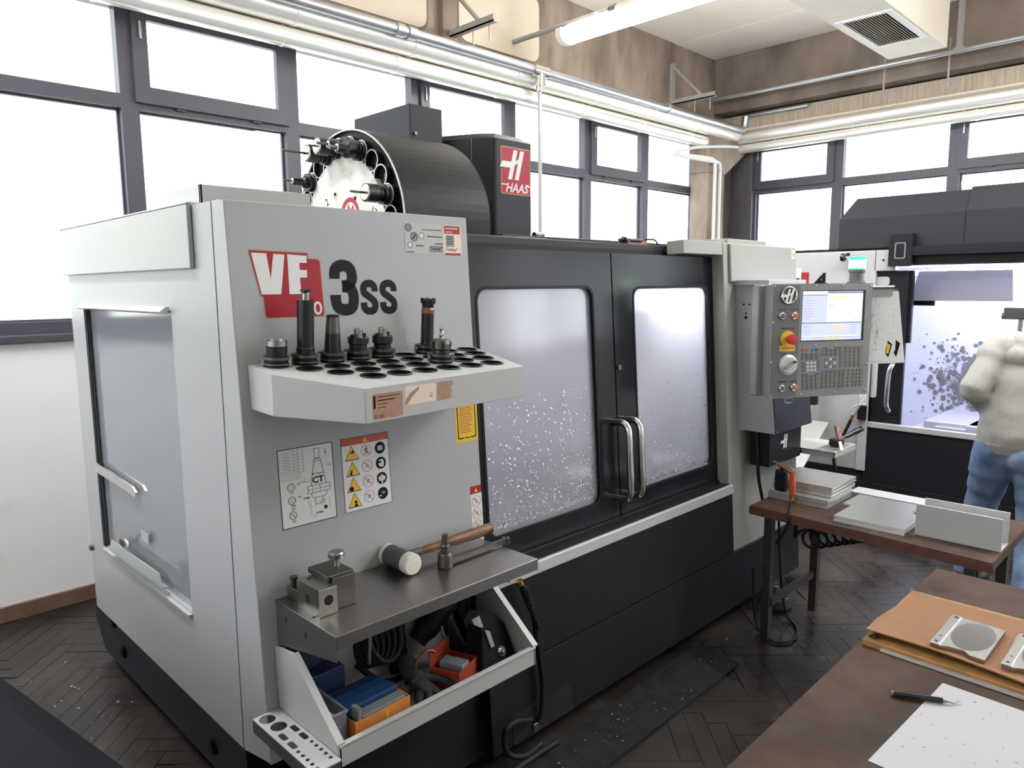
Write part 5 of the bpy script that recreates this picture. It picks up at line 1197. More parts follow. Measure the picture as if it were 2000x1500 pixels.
# ================================================================ CONTROL PENDANT
pw = Vector((.854, -.521, 0)).normalized(); pn = Vector((-.521, -.854, 0)).normalized()
PC = Vector((3.155, 1.297, 1.377))
MP = frame(PC, pw, (0, 0, 1), pn)
pen = thing('control_pendant', PC + Vector((0, 0, -.245)), 'grey machine control pendant with lit screen, keypad and jog dial', 'control panel')
x0, x1, z0, z1 = -.238, .250, -.243, .241
obj('pendant_body', MB().prism([(x0 + .002, 0), (x1 - .002, 0), (x1 - .03, -.085), (x0 + .0, -.085)], z0 + .004, z1 - .004, MP @ frame((0, 0, 0), (1, 0, 0), (0, 0, 1), (0, -1, 0)) @ Matrix.Diagonal((1, -1, 1, 1)) if False else MP @ frame((0, 0, 0), (1, 0, 0), (0, 0, 1), (0, 1, 0))) if False else MB().box((x0 + .001, z0 + .003, -.085), (x1 - .002, z1 - .003, 0), MP), 'pendant_body', parent=pen, bevel=.006)
obj('pendant_hinge_cover', MB().box((x0 - .028, z0 + .003, -.10), (x0 + .004, z1 - .003, -.05), MP), 'pendant_body', parent=pen, bevel=.006)
obj('pendant_mount', MB().box((-.20, -.10, -.20), (.10, .15, -.08), MP), 'charcoal', parent=pen)
face = obj('face_plate', MB().plate(rect(x0, z0, x1, z1), [rect(-.095, -.006, .216, .213)], .004, MP), 'pendant_face', parent=pen, bevel=.0012)
obj('dark_keypad_overlay', MB().plate(rrect(-.232, -.238, -.104, .236, .004), [], .0005, MP @ T(0, 0, .004)), 'pendant_overlay', parent=face)
W = .0041
for x, z in ((x0 + .012, z1 - .01), (-.03, z1 - .01), (.10, z1 - .01), (x1 - .01, z1 - .012), (x0 + .008, .08), (x1 - .012, .05), (x0 + .006, -.09), (x1 - .01, -.11), (x0 + .012, z0 + .012), (-.08, z0 + .012), (.09, z0 + .012), (x1 - .015, z0 + .02), (-.02, -.022), (.08, -.022)):
    obj('face_screw', MB().lathe([(.0, .0035), (.0055, .0), (.006, 0)], MP @ T(x, z, W), 12), 'steel', parent=pen)
# screen
scr = obj('screen', MB().box((-.094, -.005, -.006), (.215, .212, .001), MP), 'black_gloss', parent=pen)
Z = MP @ T(0, 0, .0012)
si = MB()
def R_(a, b, c, d, m, k=0): si.prism(rect(a, b, c, d), 0, .0002, Z @ T(0, 0, .0002*k), m)
sx0, sx1, sz0, sz1 = -.090, .205, .0, .209
R_(sx0, sz0, sx1, sz1, 0)
R_(sx0, .078, .030, .195, 1, 1); R_(.030, .078, sx1, .197, 2, 1); R_(.030, .198, sx1, .209, 3, 1); R_(sx0, .190, .030, .195, 3, 2)
R_(sx0, .070, sx1, .077, 3, 1); R_(sx0, .018, sx1, .069, 1, 1); R_(sx0, .0, sx1, .010, 1, 1); R_(.030, .0, .11, .008, 4, 2); R_(.04, .181, .125, .186, 4, 2); R_(sx0, .011, sx1, .014, 3, 2)
for k in range(9): R_(sx0 + .008, .180 - .011*k, sx0 + random.uniform(.03, .07), .1815 - .011*k, 3, 2)
for k in range(4):
    R_(.04, .170 - .009*k, .075, .1715 - .009*k, 3, 2); R_(.095, .170 - .009*k, .12, .1715 - .009*k, 3, 2); R_(.135, .182 - .009*k, .17, .1835 - .009*k, 3, 2)
for k in range(3): R_(.062, .058 - .011*k, .12, .062 - .011*k, 4, 2)
for k in range(5): R_(.145, .062 - .009*k, .18, .0635 - .009*k, 3, 2); R_(sx0 + .006, .062 - .009*k, sx0 + .045, .063 - .009*k, 3, 2)
R_(-.04, .024, .0, .027, 4, 2); R_(.17, .084, .182, .088, 3, 2); ring(si, sx0 + .018, .058, .005, .0012, Z @ T(0, 0, .0004), 3)
obj('screen_image', si, ['screen_white', 'screen_blue', 'screen_cream', 'screen_grey', 'screen_amber'], parent=scr)
# emblem
em = MB().lathe([(.0, 0), (.030, 0), (.030, .002)], MP @ T(-.161, .193, W), 32, mi=0).lathe([(.030, 0), (.038, .002), (.038, .006), (.034, .008), (.030, .006), (.030, 0)], MP @ T(-.161, .193, W), 32, mi=1)
hlogo(em, -.163, .193, .062, MP @ T(0, 0, W + .002), 1, .006)
obj('round_emblem', em, ['copper_worn', 'chrome'], parent=pen)
def pbutton(x, z, m):
    b = obj('push_button_bezel', MB().lathe([(.015, 0), (.015, .004), (.013, .006), (.0105, .006), (.0105, .002)], MP @ T(x, z, W), 22), 'chrome', parent=pen)
    obj('push_button', MB().lathe([(.0105, .002), (.0105, .008), (.009, .009), (0, .009)], MP @ T(x, z, W), 20), m, parent=b)
for x, z, m in ((-.187, .107, 'button_dark'), (-.128, .107, 'button_orange'), (-.175, -.201, 'button_dark'), (-.118, -.199, 'button_orange')): pbutton(x, z, m)
es = obj('emergency_stop', MB().lathe([(0, 0), (.034, 0), (.034, .003), (0, .003)], MP @ T(-.157, .010, W), 28), 'estop_yellow', parent=pen)
obj('stop_knob', MB().lathe([(.012, .003), (.012, .022), (.021, .024), (.0225, .032), (.020, .040), (.0, .043)], MP @ T(-.157, .010, W), 28), 'estop_red', parent=es)
lbm = MB().prism(rrect(-.193, -.043, -.120, -.018, .003), 0, .0006, MP @ T(0, 0, W), 0)
text_fit(lbm, 'EMERGENCY STOP', -.188, -.037, -.126, -.024, MP @ T(0, 0, W + .0007), 1, .02) if False else [seg(lbm, (-.186 + .009*k, -.031), (-.180 + .009*k, -.030), .007, MP @ T(0, 0, W + .0007), 1) for k in range(7)]
obj('stop_label', lbm, ['yellow_sticker', 'orange_red'], parent=pen)
for t_, *q_ in (('POWER ON', -.205, .130, -.168, .1345), ('POWER OFF', -.148, .130, -.108, .1345), ('EMERGENCY STOP', -.19, .052, -.13, .057), ('HANDLE JOG', -.18, -.056, -.13, -.051), ('CYCLE START', -.195, -.176, -.155, -.171), ('FEED HOLD', -.137, -.176, -.10, -.171)):
    tx = MB(); text_fit(tx, t_, *q_, MP @ T(0, 0, W + .0005)); obj('button_lettering', tx, 'dark_print', parent=pen)
dl = obj('jog_dial', MB().lathe([(0, 0), (.044, 0), (.044, .004), (.040, .006), (.034, .012), (.030, .012), (0, .013)], MP @ T(-.150, -.101, W), 32), 'aluminium_matt', parent=pen)
obj('dial_crank', MB().box((-.026, -.007, .013), (.026, .007, .018), MP @ T(-.150, -.101, W) @ RZ(.6)).cyl((.022, .014, .013), (.022, .014, .034), .006, n=14, M=MP @ T(-.150, -.101, W)), 'steel', parent=dl, bevel=.002)
# keys: small proud caps that share one mesh
def key_mesh(m):
    k_ = MB().box((-.0085, -.0062, 0), (.0085, .0062, .003), MP @ T(-PC.x*0, 0, 0) if False else None)
    me = bpy.data.meshes.new('key'); me.from_pydata(k_.v, [], k_.f); me.materials.append(MATS[m]); return me
KM = {m: key_mesh(m) for m in ('key_grey', 'key_white', 'key_blue', 'key_orange')}
KQ = MP.to_3x3().to_4x4()
def key(cx, cy, m='key_grey', s=1.0):
    o = bpy.data.objects.new('key', KM[m]); COL.objects.link(o); o.parent = pen
    px, py = 1480 + cx/6.0, 540 + cy/6.0
    x = -.238 + (px - (1512 - .0766*(py - 556))) * .00251; z = .241 - (py - 556) * .002166
    w = MP @ Vector((x, z, W))
    o.matrix_local = Matrix.Translation(w - pen.location) @ KQ @ Matrix.Diagonal((s, s, 1, 1))
for cx in (515, 545, 575): key(cx, 877, 'key_orange', .95) if cx != 575 else None
for cx in (630, 680): key(cx, 877, 'key_blue', .9)
for cy in (933, 972):
    for cx in (515, 570, 625, 680): key(cx, cy)
for cy in (1030, 1073, 1117):
    for cx, m in ((512, 'key_blue'), (555, 'key_white'), (598, 'key_white'), (640, 'key_white'), (680, 'key_blue')): key(cx, cy, m, .8)
for cy in (1195, 1242, 1290, 1334):
    for cx in (508, 560, 613, 665): key(cx, cy)
for cy in (890, 937):
    for cx in (748, 800, 855, 908): key(cx, cy)
for cx, cy, m in ((776, 997, 'key_blue'), (826, 993, 'key_white'), (872, 997, 'key_blue'), (776, 1040, 'key_white'), (824, 1040, 'key_grey'), (872, 1040, 'key_white'), (772, 1087, 'key_blue'), (822, 1085, 'key_white'), (868, 1087, 'key_blue')): key(cx, cy, m, .8)
for k in range(6): key(962 - k*2.0, 868 + k*43, 'key_grey', .9)
for k in range(6):
    for c in range(4): key(1025 + c*54 - k*2.0, 865 + k*43, 'key_grey', .9)
for k in range(5):
    for c in range(4): key(1062 + c*44 - k*3.0, 1140 + k*45, 'key_grey', .85) if c else key(1050 - k*3, 1140 + k*45, 'key_grey', .85)
for k in range(5):
    for c in range(6): key(740 + c*51 - k*3.0, 1145 + k*45, 'key_grey', .95)
bars = MB()
for a, b, cy in ((738, 800, 860), (870, 935, 858), (490, 548, 1168), (638, 694, 1165)):
    f_ = lambda cx, cy: (-.238 + ((1480 + cx/6) - (1512 - .0766*(540 + cy/6 - 556))) * .00251, .241 - (540 + cy/6 - 556) * .002166)
    seg(bars, f_(a, cy), f_(b, cy), .003, MP @ T(0, 0, W))
obj('section_bar', bars, 'black', parent=pen)
obj('key_ring_bunch', MB().tube([MP @ Vector((-.125 + .04*math.cos(a) * .55, -.258 + .012*math.sin(a), -.02)) for a in [2*PI*i/14 for i in range(15)]], .0035, 6), 'steel', label='small bunch of rings hanging below the pendant edge', cat='key ring')
# beacon
bc = thing('signal_beacon', MP @ Vector((.197, .24, -.035)), 'green glowing signal beacon on top of the pendant', 'beacon light')
Mb = MP @ T(.197, .240, -.035) @ RX(-PI/2)
obj('beacon_base', MB().lathe([(.0, 0), (.038, 0), (.038, .008), (.031, .010), (.029, .045), (.033, .047), (.035, .06), (0, .06)], Mb, 28), 'grey_print', parent=bc)
obj('beacon_lens', MB().lathe([(.034, .066), (.034, .102), (.034, .103)], Mb, 28), 'beacon_white', parent=bc)
obj('beacon_cap', MB().lathe([(.0345, .060), (.035, .067), (.033, .067)], Mb, 28).lathe([(.035, .101), (.035, .112), (.028, .116), (0, .117)], Mb, 28), 'beacon_green', parent=bc)
# clipboard with drawings
cp = thing('clipboard', MP @ Vector((.33, .0, -.04)), 'clipboard with technical drawings hung beside the pendant screen', 'clipboard')
MC = MP @ T(.252, 0, -.03) @ RY(math.radians(-14))
obj('board', MB().box((.005, -.09, -.012), (.135, .215, -.008), MC), 'clear_grey', parent=cp)
obj('clip', MB().cyl((.008, .222, .004), (.112, .222, .004), .008, n=14, M=MC).box((.010, .185, -.004), (.110, .222, .001), MC), 'steel', parent=cp)
dr = MB().prism([(.000, -.10), (.095, -.105), (.100, .195), (.001, .20)], 0, .0006, MC @ T(0, 0, -.006), 0)
for k in range(70):
    u = random.uniform(.004, .06); v = random.uniform(-.08, .16)
    if random.random() < .5: seg(dr, (u, v), (u + random.uniform(.005, .025), v), .0006, MC @ T(0, 0, -.0052), 1, .0002)
    else: seg(dr, (u, v), (u, v + random.uniform(.005, .04)), .0006, MC @ T(0, 0, -.0052), 1, .0002)
obj('drawing_sheet', dr, ['drawing_paper', 'grey_print'], parent=cp)
d2 = MB().prism([(.03, -.115), (.185, -.110), (.140, .205), (.04, .205)], 0, .0006, MC @ T(0, 0, -.0075), 0)
for a, b in (((.10, .10), (.125, .10)), ((.125, .10), (.125, .05)), ((.11, .13), (.14, .12)), ((.10, .02), (.13, .02))): seg(d2, a, b, .0007, MC @ T(0, 0, -.0068), 1, .0002)
d2.prism([(.105, -.012), (.125, -.028), (.112, -.085), (.10, -.075), (.098, -.05)], .0006, .0010, MC @ T(0, 0, -.0075), 2)
d2.prism([(.103, -.022), (.118, -.032), (.110, -.072), (.101, -.066)], .0010, .0013, MC @ T(0, 0, -.0075), 3)
d2.prism([(.140, -.008), (.160, -.024), (.146, -.085), (.134, -.066), (.140, -.05)], .0006, .0010, MC @ T(0, 0, -.0075), 2)
obj('drawing_print', d2, ['drawing_paper', 'grey_print', 'dark_print', 'amber'], parent=cp)

# ================================================================ SIDE TABLE between the two machines
tb = thing('work_table', (3.23, 1.02, 0), 'low dark wooden table on steel legs carrying aluminium sheets', 'table')
obj('table_top', MB().prism([(2.955, 1.485), (2.90, .555), (3.50, .555), (3.60, 1.485)], .615, .65), ['bench_wood_red'], parent=tb, bevel=.004)
obj('table_edge', MB().prism([(2.951, 1.487), (2.896, .552), (2.90, .552), (2.955, 1.487)], .613, .645), 'bench_edge', parent=tb)
for x, y in ((3.06, 1.44), (3.53, 1.42), (3.00, .64), (3.42, .62)):
    obj('table_leg', MB().box((x - .018, y - .018, 0), (x + .018, y + .018, .615)), 'steel_leg', parent=tb)
obj('leg_rail', MB().box((3.06, 1.415, .17), (3.53, 1.435, .205)), 'steel_leg', parent=tb)
obj('leg_rail', MB().box((3.0, .615, .55), (3.42, .635, .61)), 'steel_leg', parent=tb)
# sheet stacks (each sheet one object)
ORD = ['lowest', 'second from the bottom', 'third from the bottom', 'fourth from the bottom', 'fifth from the bottom', 'middle', 'fifth from the top', 'fourth from the top', 'third from the top', 'second from the top', 'topmost']
for k in range(11):
    dx = .002*k + random.uniform(-.003, .003) + (.045 if k > 4 else 0); dy = random.uniform(-.004, .004) + .001*k
    o = obj('aluminium_sheet', MB().box((3.125 + dx, 1.215 + dy, .6505 + .0075*k), (3.40 + dx, 1.485 + dy, .6565 + .0075*k)), 'aluminium', bevel=.001,
        label='aluminium sheet in the tall stack under the air gun, ' + ORD[k], cat='metal sheet', group='aluminium sheets in the tall stack')
for k in range(5):
    dx = random.uniform(-.006, .006) + .004*k; dy = random.uniform(-.006, .006)
    o = obj('aluminium_sheet', MB().box((2.985 + dx, .865 + dy, .6505 + .0045*k), (3.225 + dx, 1.135 + dy, .6545 + .0045*k)), 'aluminium', bevel=.0006,
        label='aluminium sheet in the low stack along the table edge, ' + ('lowest', 'second lowest', 'middle', 'second from the top', 'topmost')[k], cat='metal sheet', group='aluminium sheets in the low front stack')
for k in range(2):
    obj('aluminium_sheet', MB().box((3.235 + .004*k, .93 + .003*k, .6505 + .0045*k), (3.43 + .004*k, 1.19 + .003*k, .6545 + .0045*k)), 'aluminium', bevel=.0006,
        label='aluminium sheet behind the low stack, ' + ('lower of a pair', 'upper of a pair')[k], cat='metal sheet', group='aluminium sheets in the rear pair')
obj('white_film_sheet', MB().box((3.47, .90, .6505), (3.58, 1.25, .653)), 'paper', label='white film-covered sheet along the far table edge', cat='sheet')
cn = MB().box((3.04, .56, .6502), (3.155, .845, .656)).box((3.04, .56, .656), (3.046, .845, .773)).box((3.149, .56, .656), (3.155, .845, .773))
obj('aluminium_channel', cn, 'aluminium_matt', label='satin aluminium U-channel standing on the table end', cat='channel', bevel=.0012)
# magnetic air-gun stand
ag = thing('air_gun', (3.145, 1.42, .6862), 'orange and black blow gun clamped on the tall sheet stack', 'air gun')
obj('gun_magnet', MB().box((3.128, 1.405, .6862), (3.163, 1.462, .785)), 'black', parent=ag, bevel=.012)
obj('gun_body', MB().tube([(3.108, 1.368, .785), (3.108, 1.367, .74), (3.108, 1.364, .695)], [.013, .016, .014], 12, smooth_path=3), 'orange_red', parent=ag)
obj('gun_nozzle', MB().tube([(3.13, 1.468, .822), (3.125, 1.425, .806), (3.112, 1.362, .786)], [.004, .008, .010, .010], 10, smooth_path=3).tube([(3.13, 1.44, .82), (3.125, 1.415, .828), (3.118, 1.385, .81), (3.112, 1.362, .786)], .003, 8, smooth_path=4).cyl((3.145, 1.43, .78), (3.127, 1.425, .806), .009, n=10), 'copper_worn', parent=ag)
obj('gun_coupler', MB().cyl((3.108, 1.364, .697), (3.107, 1.363, .672), .011, n=14).cyl((3.107, 1.363, .672), (3.106, 1.362, .664), .0125, n=6), 'brass', parent=ag)
obj('gun_hose', MB().tube([(3.106, 1.362, .666), (3.095, 1.360, .6585), (3.06, 1.350, .6558), (3.00, 1.325, .6558), (2.958, 1.308, .6562), (2.937, 1.302, .646), (2.9335, 1.302, .61), (2.945, 1.33, .55), (3.0, 1.38, .49)], .0055, 8, smooth_path=5), 'black_rubber', parent=ag)
# spiral hose under the table
sp_ = MB(); pts = []
for i in range(140):
    a = i * .34; t = i / 139
    pts.append((3.02 + .22*t + .0*math.cos(a), 1.26 - .16*t + .045*math.cos(a), .530 + .04*math.sin(a) + .02*t))
pts = [(3.015, 1.30, .6155), (3.016, 1.303, .58)] + pts + [(3.245, 1.13, .58), (3.25, 1.13, .6155)]      # both tails fixed to the table underside
obj('spiral_hose', MB().tube(pts, .0065, 8), 'black_rubber', label='coiled black spiral air hose hanging under the table', cat='hose')
# levelling shoe on the floor
sf = thing('levelling_pad', (3.40, 1.55, 0), 'black rubber levelling pad with bright bolt beneath the machine corner', 'levelling pad')
obj('pad', MB().lathe([(0, 0), (.075, 0), (.075, .02), (.05, .035), (.03, .04), (0, .04)], T(3.42, 1.56, 0), 24), 'black_rubber', parent=sf)
obj('bolt', MB().lathe([(0, .04), (.025, .04), (.022, .07), (.012, .075), (.012, .11), (0, .11)], T(3.42, 1.56, 0), 16), 'steel', parent=sf)
# slotted tray and hand tools beside the control box
st_ = thing('slotted_tray', (3.86, 1.52, .70), 'white slotted tool tray behind the lower control box', 'tool tray')
obj('tray_plate', MB().plate(rect(3.735, 1.43, 4.02, 1.60), [rect(3.75 + .028*k, 1.44, 3.764 + .028*k, 1.54) for k in range(9)], .004, T(0, 0, .76)), 'panel_light', parent=st_)
obj('slot_shade_plate', MB().box((3.742, 1.438, .738), (4.01, 1.595, .745)), 'black', parent=st_)  # black plate added under the slots to give them their shade
obj('tray_side', MB().box((3.735, 1.43, .735), (4.02, 1.434, .76)).box((3.735, 1.43, .735), (3.739, 1.68, .764)).box((3.735, 1.60, .735), (4.02, 1.69, .764)), 'panel_light', parent=st_)
br = thing('hand_brush', (3.97, 1.50, .765), 'black hand brush with red ferrule lying on the slotted tray', 'brush')
obj('brush_handle', MB().tube([(3.93, 1.475, .80), (4.02, 1.46, .815), (4.10, 1.445, .83), (4.13, 1.44, .832)], [.010, .014, .017, .016, .010], 12, smooth_path=4), 'black_gloss', parent=br)
obj('brush_head', MB().box((3.85, 1.455, .768), (3.935, 1.51, .81)), 'steel_leg', parent=br, bevel=.01)
obj('brush_ferrule', MB().cyl((3.925, 1.476, .797), (3.945, 1.473, .803), .0125, n=14), 'red_sticker', parent=br)
scp = thing('scraper', (3.80, 1.50, .765), 'scraper with worn brown handle leaning on the slotted tray', 'scraper')
obj('scraper_handle', MB().box((-.012, -.045, -.012), (.012, .045, .012), T(3.835, 1.455, .845) @ RZ(-.9) @ RX(.85)), 'handle_wood', parent=scp, bevel=.005)
obj('scraper_blade', MB().box((-.007, -.10, -.002), (.007, -.045, .002), T(3.835, 1.455, .845) @ RZ(-.9) @ RX(.85)), 'steel', parent=scp)

# ================================================================ SECOND MACHINE
XF = 5.5
m2 = thing('machining_centre', (6.3, 1.4, 0), 'white and charcoal machining centre with open door and dark hood', 'milling machine')
M2 = frame((XF, 0, 0), (0, -1, 0), (0, 0, 1), (-1, 0, 0))          # local (-Y, Z, toward the room)
def yb(a, b, c, d, w0, w1): return (min(-a, -c), b, w0), (max(-a, -c), d, w1)
obj('front_panel', MB().box((-2.75, .26, -.06), (-1.885, 1.845, 0), M2), 'panel_light', parent=m2, bevel=.006)
obj('panel_return', MB().box((-1.90, 1.70, -.06), (-1.76, 1.845, .0), M2), 'panel_light', parent=m2, bevel=.004)
hp = MB().cyl((-1.84, 1.775, 0), (-1.84, 1.775, .002), .008, n=12, M=M2).cyl((-1.80, 1.775, 0), (-1.80, 1.775, .002), .008, n=12, M=M2)
obj('panel_hole', hp, 'hole_dark', parent=m2)
lg = MB().prism(rrect(-2.56, 1.55, -2.36, 1.70, .004), 0, .0006, M2, 0).prism(rect(-2.50, 1.60, -2.42, 1.73), .0006, .0012, M2, 1).prism([(-2.47, 1.66), (-2.43, 1.66), (-2.43, 1.63), (-2.47, 1.63)], .0012, .0018, M2, 0)
text_fit(lg, '4', -2.33, 1.55, -2.22, 1.695, M2, 2, .03)
obj('model_badge', lg, ['red_sticker', 'white_sticker', 'dark_print'], parent=m2)
# recessed white bay with chute left of the door
obj('recess_panel', MB().box((-1.95, .26, -.06), (-1.885, 1.10, .012), M2), 'panel_light', parent=m2, bevel=.003)
# door
dr2 = obj('sliding_door', MB().box((-1.885, .62, -.07), (-1.68, 1.70, -.03), M2), 'charcoal', parent=m2, bevel=.004)
obj('door_window', MB().prism(rrect(-1.92, .80, -1.845, 1.22, .02), -.03, -.024, M2), 'paper_grey', parent=dr2)
obj('door_handle', MB().tube([(-1.735, 1.05, -.03), (-1.735, 1.05, .015), (-1.74, 1.03, .032), (-1.75, .98, .036), (-1.755, .80, .036), (-1.75, .745, .032), (-1.742, .725, .015), (-1.742, .725, -.03)], .017, 14, M2, smooth_path=5), 'chrome', parent=dr2)
obj('door_sign', MB().prism(rrect(-1.89, 1.60, -1.80, 1.66, .02), 0, .003, M2 @ T(0, 0, -.028)), 'screen_blue' if False else 'paper', parent=dr2)
obj('door_pillar', MB().box((-1.885, 1.20, -.10), (-1.66, 1.70, -.065), M2), 'charcoal', parent=m2)
obj('sill_lip', MB().box((-1.925, .585, -.03), (-.1, .625, .01), M2), 'aluminium_matt', parent=m2, bevel=.004)
obj('apron_panel', MB().box((-1.905, .18, -.05), (-.1, .585, .0), M2), 'charcoal', parent=m2, bevel=.003)
obj('base_frame', MB().box((-2.75, .02, -1.8), (-.1, .18, .01), M2), 'charcoal', parent=m2, bevel=.003)
obj('base_rail', MB().box((-2.75, .18, -.05), (-1.91, .255, .0), M2), 'charcoal', parent=m2)
# upper cross beam, bracket plate, hood
obj('cross_beam', MB().box((-1.66, 1.735, -.10), (-.1, 1.80, -.02), M2).box((-1.66, 1.80, -.10), (-.1, 1.86, .03), M2), 'charcoal', parent=m2, bevel=.003)
bk = obj('bracket_plate', MB().box((-1.80, 1.73, -.05), (-1.65, 1.95, .035), M2), 'charcoal', parent=m2, bevel=.003)
obj('bracket_frame', MB().plate(rrect(-1.76, 1.78, -1.69, 1.89, .012), [rrect(-1.752, 1.788, -1.698, 1.882, .009)], .004, M2 @ T(0, 0, .035)), 'grey_print', parent=bk)
hood = MB().prism([(-2.17, 1.86), (-1.34, 1.86), (-1.34, 2.08), (-2.17, 2.08)], -.5, -.03, M2)
MH = frame((XF, 0, 0), (-1, 0, 0), (0, 0, 1), (0, 1, 0))            # local (room-ward, Z, Y)
prof2 = [(-.04, 1.86), (-.04, 2.08), (-.13, 2.26), (-.8, 2.26), (-.8, 1.86)]
MHY = frame((XF, 0, 0), (-1, 0, 0), (0, 0, 1), (0, 1, 0))
hA = MB().prism([(.04 - .0, 1.86)] if False else [(-.04, 1.86), (-.04, 2.075), (-.14, 2.225), (-.8, 2.225), (-.8, 1.86)], 1.365, 2.17, MHY)
# slanted outer end of the hood
for i, v in enumerate(hA.v):
    if abs(v[1] - 2.17) < 1e-4 and v[2] > 2.1: hA.v[i] = (v[0], 2.09, v[2])
obj('hood_section', hA, 'charcoal_side', parent=m2, bevel=.006)
obj('hood_section', MB().prism([(-.03, 1.86), (-.03, 2.08), (-.13, 2.24), (-.8, 2.24), (-.8, 1.86)], .98, 1.36, MHY), 'charcoal_side', parent=m2, bevel=.006)
obj('hood_end', MB().prism([(-.07, 1.86), (-.07, 2.0), (-.16, 2.25), (-.8, 2.25), (-.8, 1.86)], .2, .975, MHY), 'black', parent=m2)
obj('top_rail', MB().box((-2.6, 1.845, -.4), (-1.80, 1.868, -.08), M2), 'charcoal', parent=m2)
# lit interior
it = MB().box((-2.3, .35, -1.42), (-.1, 1.74, -1.4), M2).box((-2.32, .35, -1.4), (-2.3, 1.74, -.09), M2).box((-2.3, 1.735, -1.4), (-.1, 1.75, -.1), M2).box((-2.3, .35, -1.4), (-.1, .37, -.05), M2).box((-.1, .5, -1.4), (-.08, 1.74, -.05), M2)
obj('chamber_lining', it, 'interior_white', parent=m2)
MI = M2
obj('visor_sheet', MB().add([(-1.722, 1.70, -.38), (-1.146, 1.70, -.38), (-1.113, 1.49, -.28), (-1.735, 1.49, -.28), (-1.722, 1.70, -.39), (-1.146, 1.70, -.39), (-1.113, 1.49, -.29), (-1.735, 1.49, -.29)], [(0, 3, 2, 1), (4, 5, 6, 7), (0, 1, 5, 4), (1, 2, 6, 5), (2, 3, 7, 6), (3, 0, 4, 7)], M2), 'interior_white', parent=m2)
obj('visor_bristles', MB().box((-1.735, 1.455, -.30), (-1.58, 1.49, -.28), M2), 'black', parent=m2)
tbl = obj('table_bed', MB().box((-1.55, .52, -.75), (-.3, .66, -.12), M2), 'interior_metal', parent=m2, bevel=.004)
for x0_, x1_, z_ in ((-1.63, -1.46, .60), (-1.47, -1.27, .635), (-1.28, -.9, .66)): obj('way_cover', MB().box((x0_, .52, -.6), (x1_, z_, -.07), M2), 'interior_metal', parent=m2, bevel=.003)
obj('coolant_pipe', MB().cyl((-1.03, 1.40, -.12), (-1.05, .70, -.12), .014, n=12, M=M2), 'steel', parent=m2)
obj('coolant_block', MB().box((-1.12, 1.38, -.16), (-1.0, 1.455, -.08), M2).cyl((-1.13, 1.40, -.1), (-1.10, 1.40, -.1), .02, n=12, M=M2), 'steel_dark', parent=m2, bevel=.004)
obj('wiper_block', MB().box((-1.12, .62, -.10), (-1.0, .70, -.04), M2), 'charcoal', parent=m2, bevel=.004)
# dirty splash: drops and a wiped patch on the lining, real thin flakes
spl = MB()
for k in range(500):
    cy = -1.66 + random.gauss(0, .14) ; cz = .80 + random.gauss(0, .17)
    if not (-2.05 < cy < -1.2 and .42 < cz < 1.2): continue
    r = random.choice((.004, .006, .008, .012, .018))
    spl.prism(circ(cy, cz, r, 7, r*random.uniform(.6, 1.4)), 0, .001, M2 @ T(0, 0, -1.398 + k*2e-5))
pt_ = [( -1.53 + .15*math.cos(a)*random.uniform(.75, 1.15), .80 + .20*math.sin(a)*random.uniform(.8, 1.15)) for a in [2*PI*i/30 for i in range(30)]]
spl.prism(pt_, 0, .0012, M2 @ T(0, 0, -1.387))
obj('coolant_splash', spl, 'grey_print', parent=m2, kind='stuff')
obj('interior_lamp', MB().cyl((-1.9, 1.69, -.75), (-.5, 1.69, -.75), .02, n=12, M=M2), 'work_light2', parent=m2)
# warning strip, air gun holder with hose, articulated arm
st = MB().prism(rrect(-1.945, .745, -1.90, 1.06, .003), 0, .0006, M2 @ T(0, 0, .0125), 0).prism(rect(-1.945, 1.03, -1.90, 1.06), .0006, .001, M2 @ T(0, 0, .0125), 1)
for k in range(5): st.plate(circ(-1.9225, 1.0 - .055*k, .02, 18), [circ(-1.9225, 1.0 - .055*k, .0175, 18)], .0006, M2 @ T(0, 0, .0132), 2); seg(st, (-1.936, 1.012 - .055*k), (-1.909, .988 - .055*k), .002, M2 @ T(0, 0, .0132), 2)
obj('strip_warning_sticker', st, ['white_sticker', 'amber', 'dark_print'], parent=m2)
gh = thing('blow_gun', (XF - .05, 1.98, .22), 'blow gun with brass coupling and black hose hung on white panel', 'air gun')
obj('gun_holster', MB().box((-1.945, .64, .0118), (-1.89, .743, .045), M2), 'black', parent=gh, bevel=.005)
obj('gun_body', MB().tube([(-1.93, .75, .05), (-1.95, .71, .055), (-1.97, .67, .06)], [.012, .014, .013], 12, M2, smooth_path=3), 'aluminium_matt', parent=gh)
obj('gun_lever', MB().tube([(-1.935, .75, .065), (-1.965, .73, .078), (-1.985, .69, .075)], .005, 8, M2, smooth_path=3), 'aluminium_matt', parent=gh)
obj('brass_coupling', MB().tube([(-1.97, .67, .06), (-1.98, .635, .06)], [.014, .009], 12, M2), 'brass', parent=gh)
obj('black_hose', MB().tube([(-1.98, .635, .06), (-2.0, .58, .06), (-2.04, .48, .065), (-2.075, .36, .07), (-2.08, .30, .07), (-2.06, .24, .06)], .0115, 10, M2, smooth_path=6), 'black_rubber', parent=gh)
aa = thing('articulated_arm', (XF - .05, 2.03, 1.72), 'small jointed chrome arm with round magnet on the white panel', 'indicator arm')
obj('magnet', MB().cyl((-2.11, 1.80, .05), (-2.085, 1.80, .05), .028, n=18, M=M2), 'black_gloss', parent=aa)
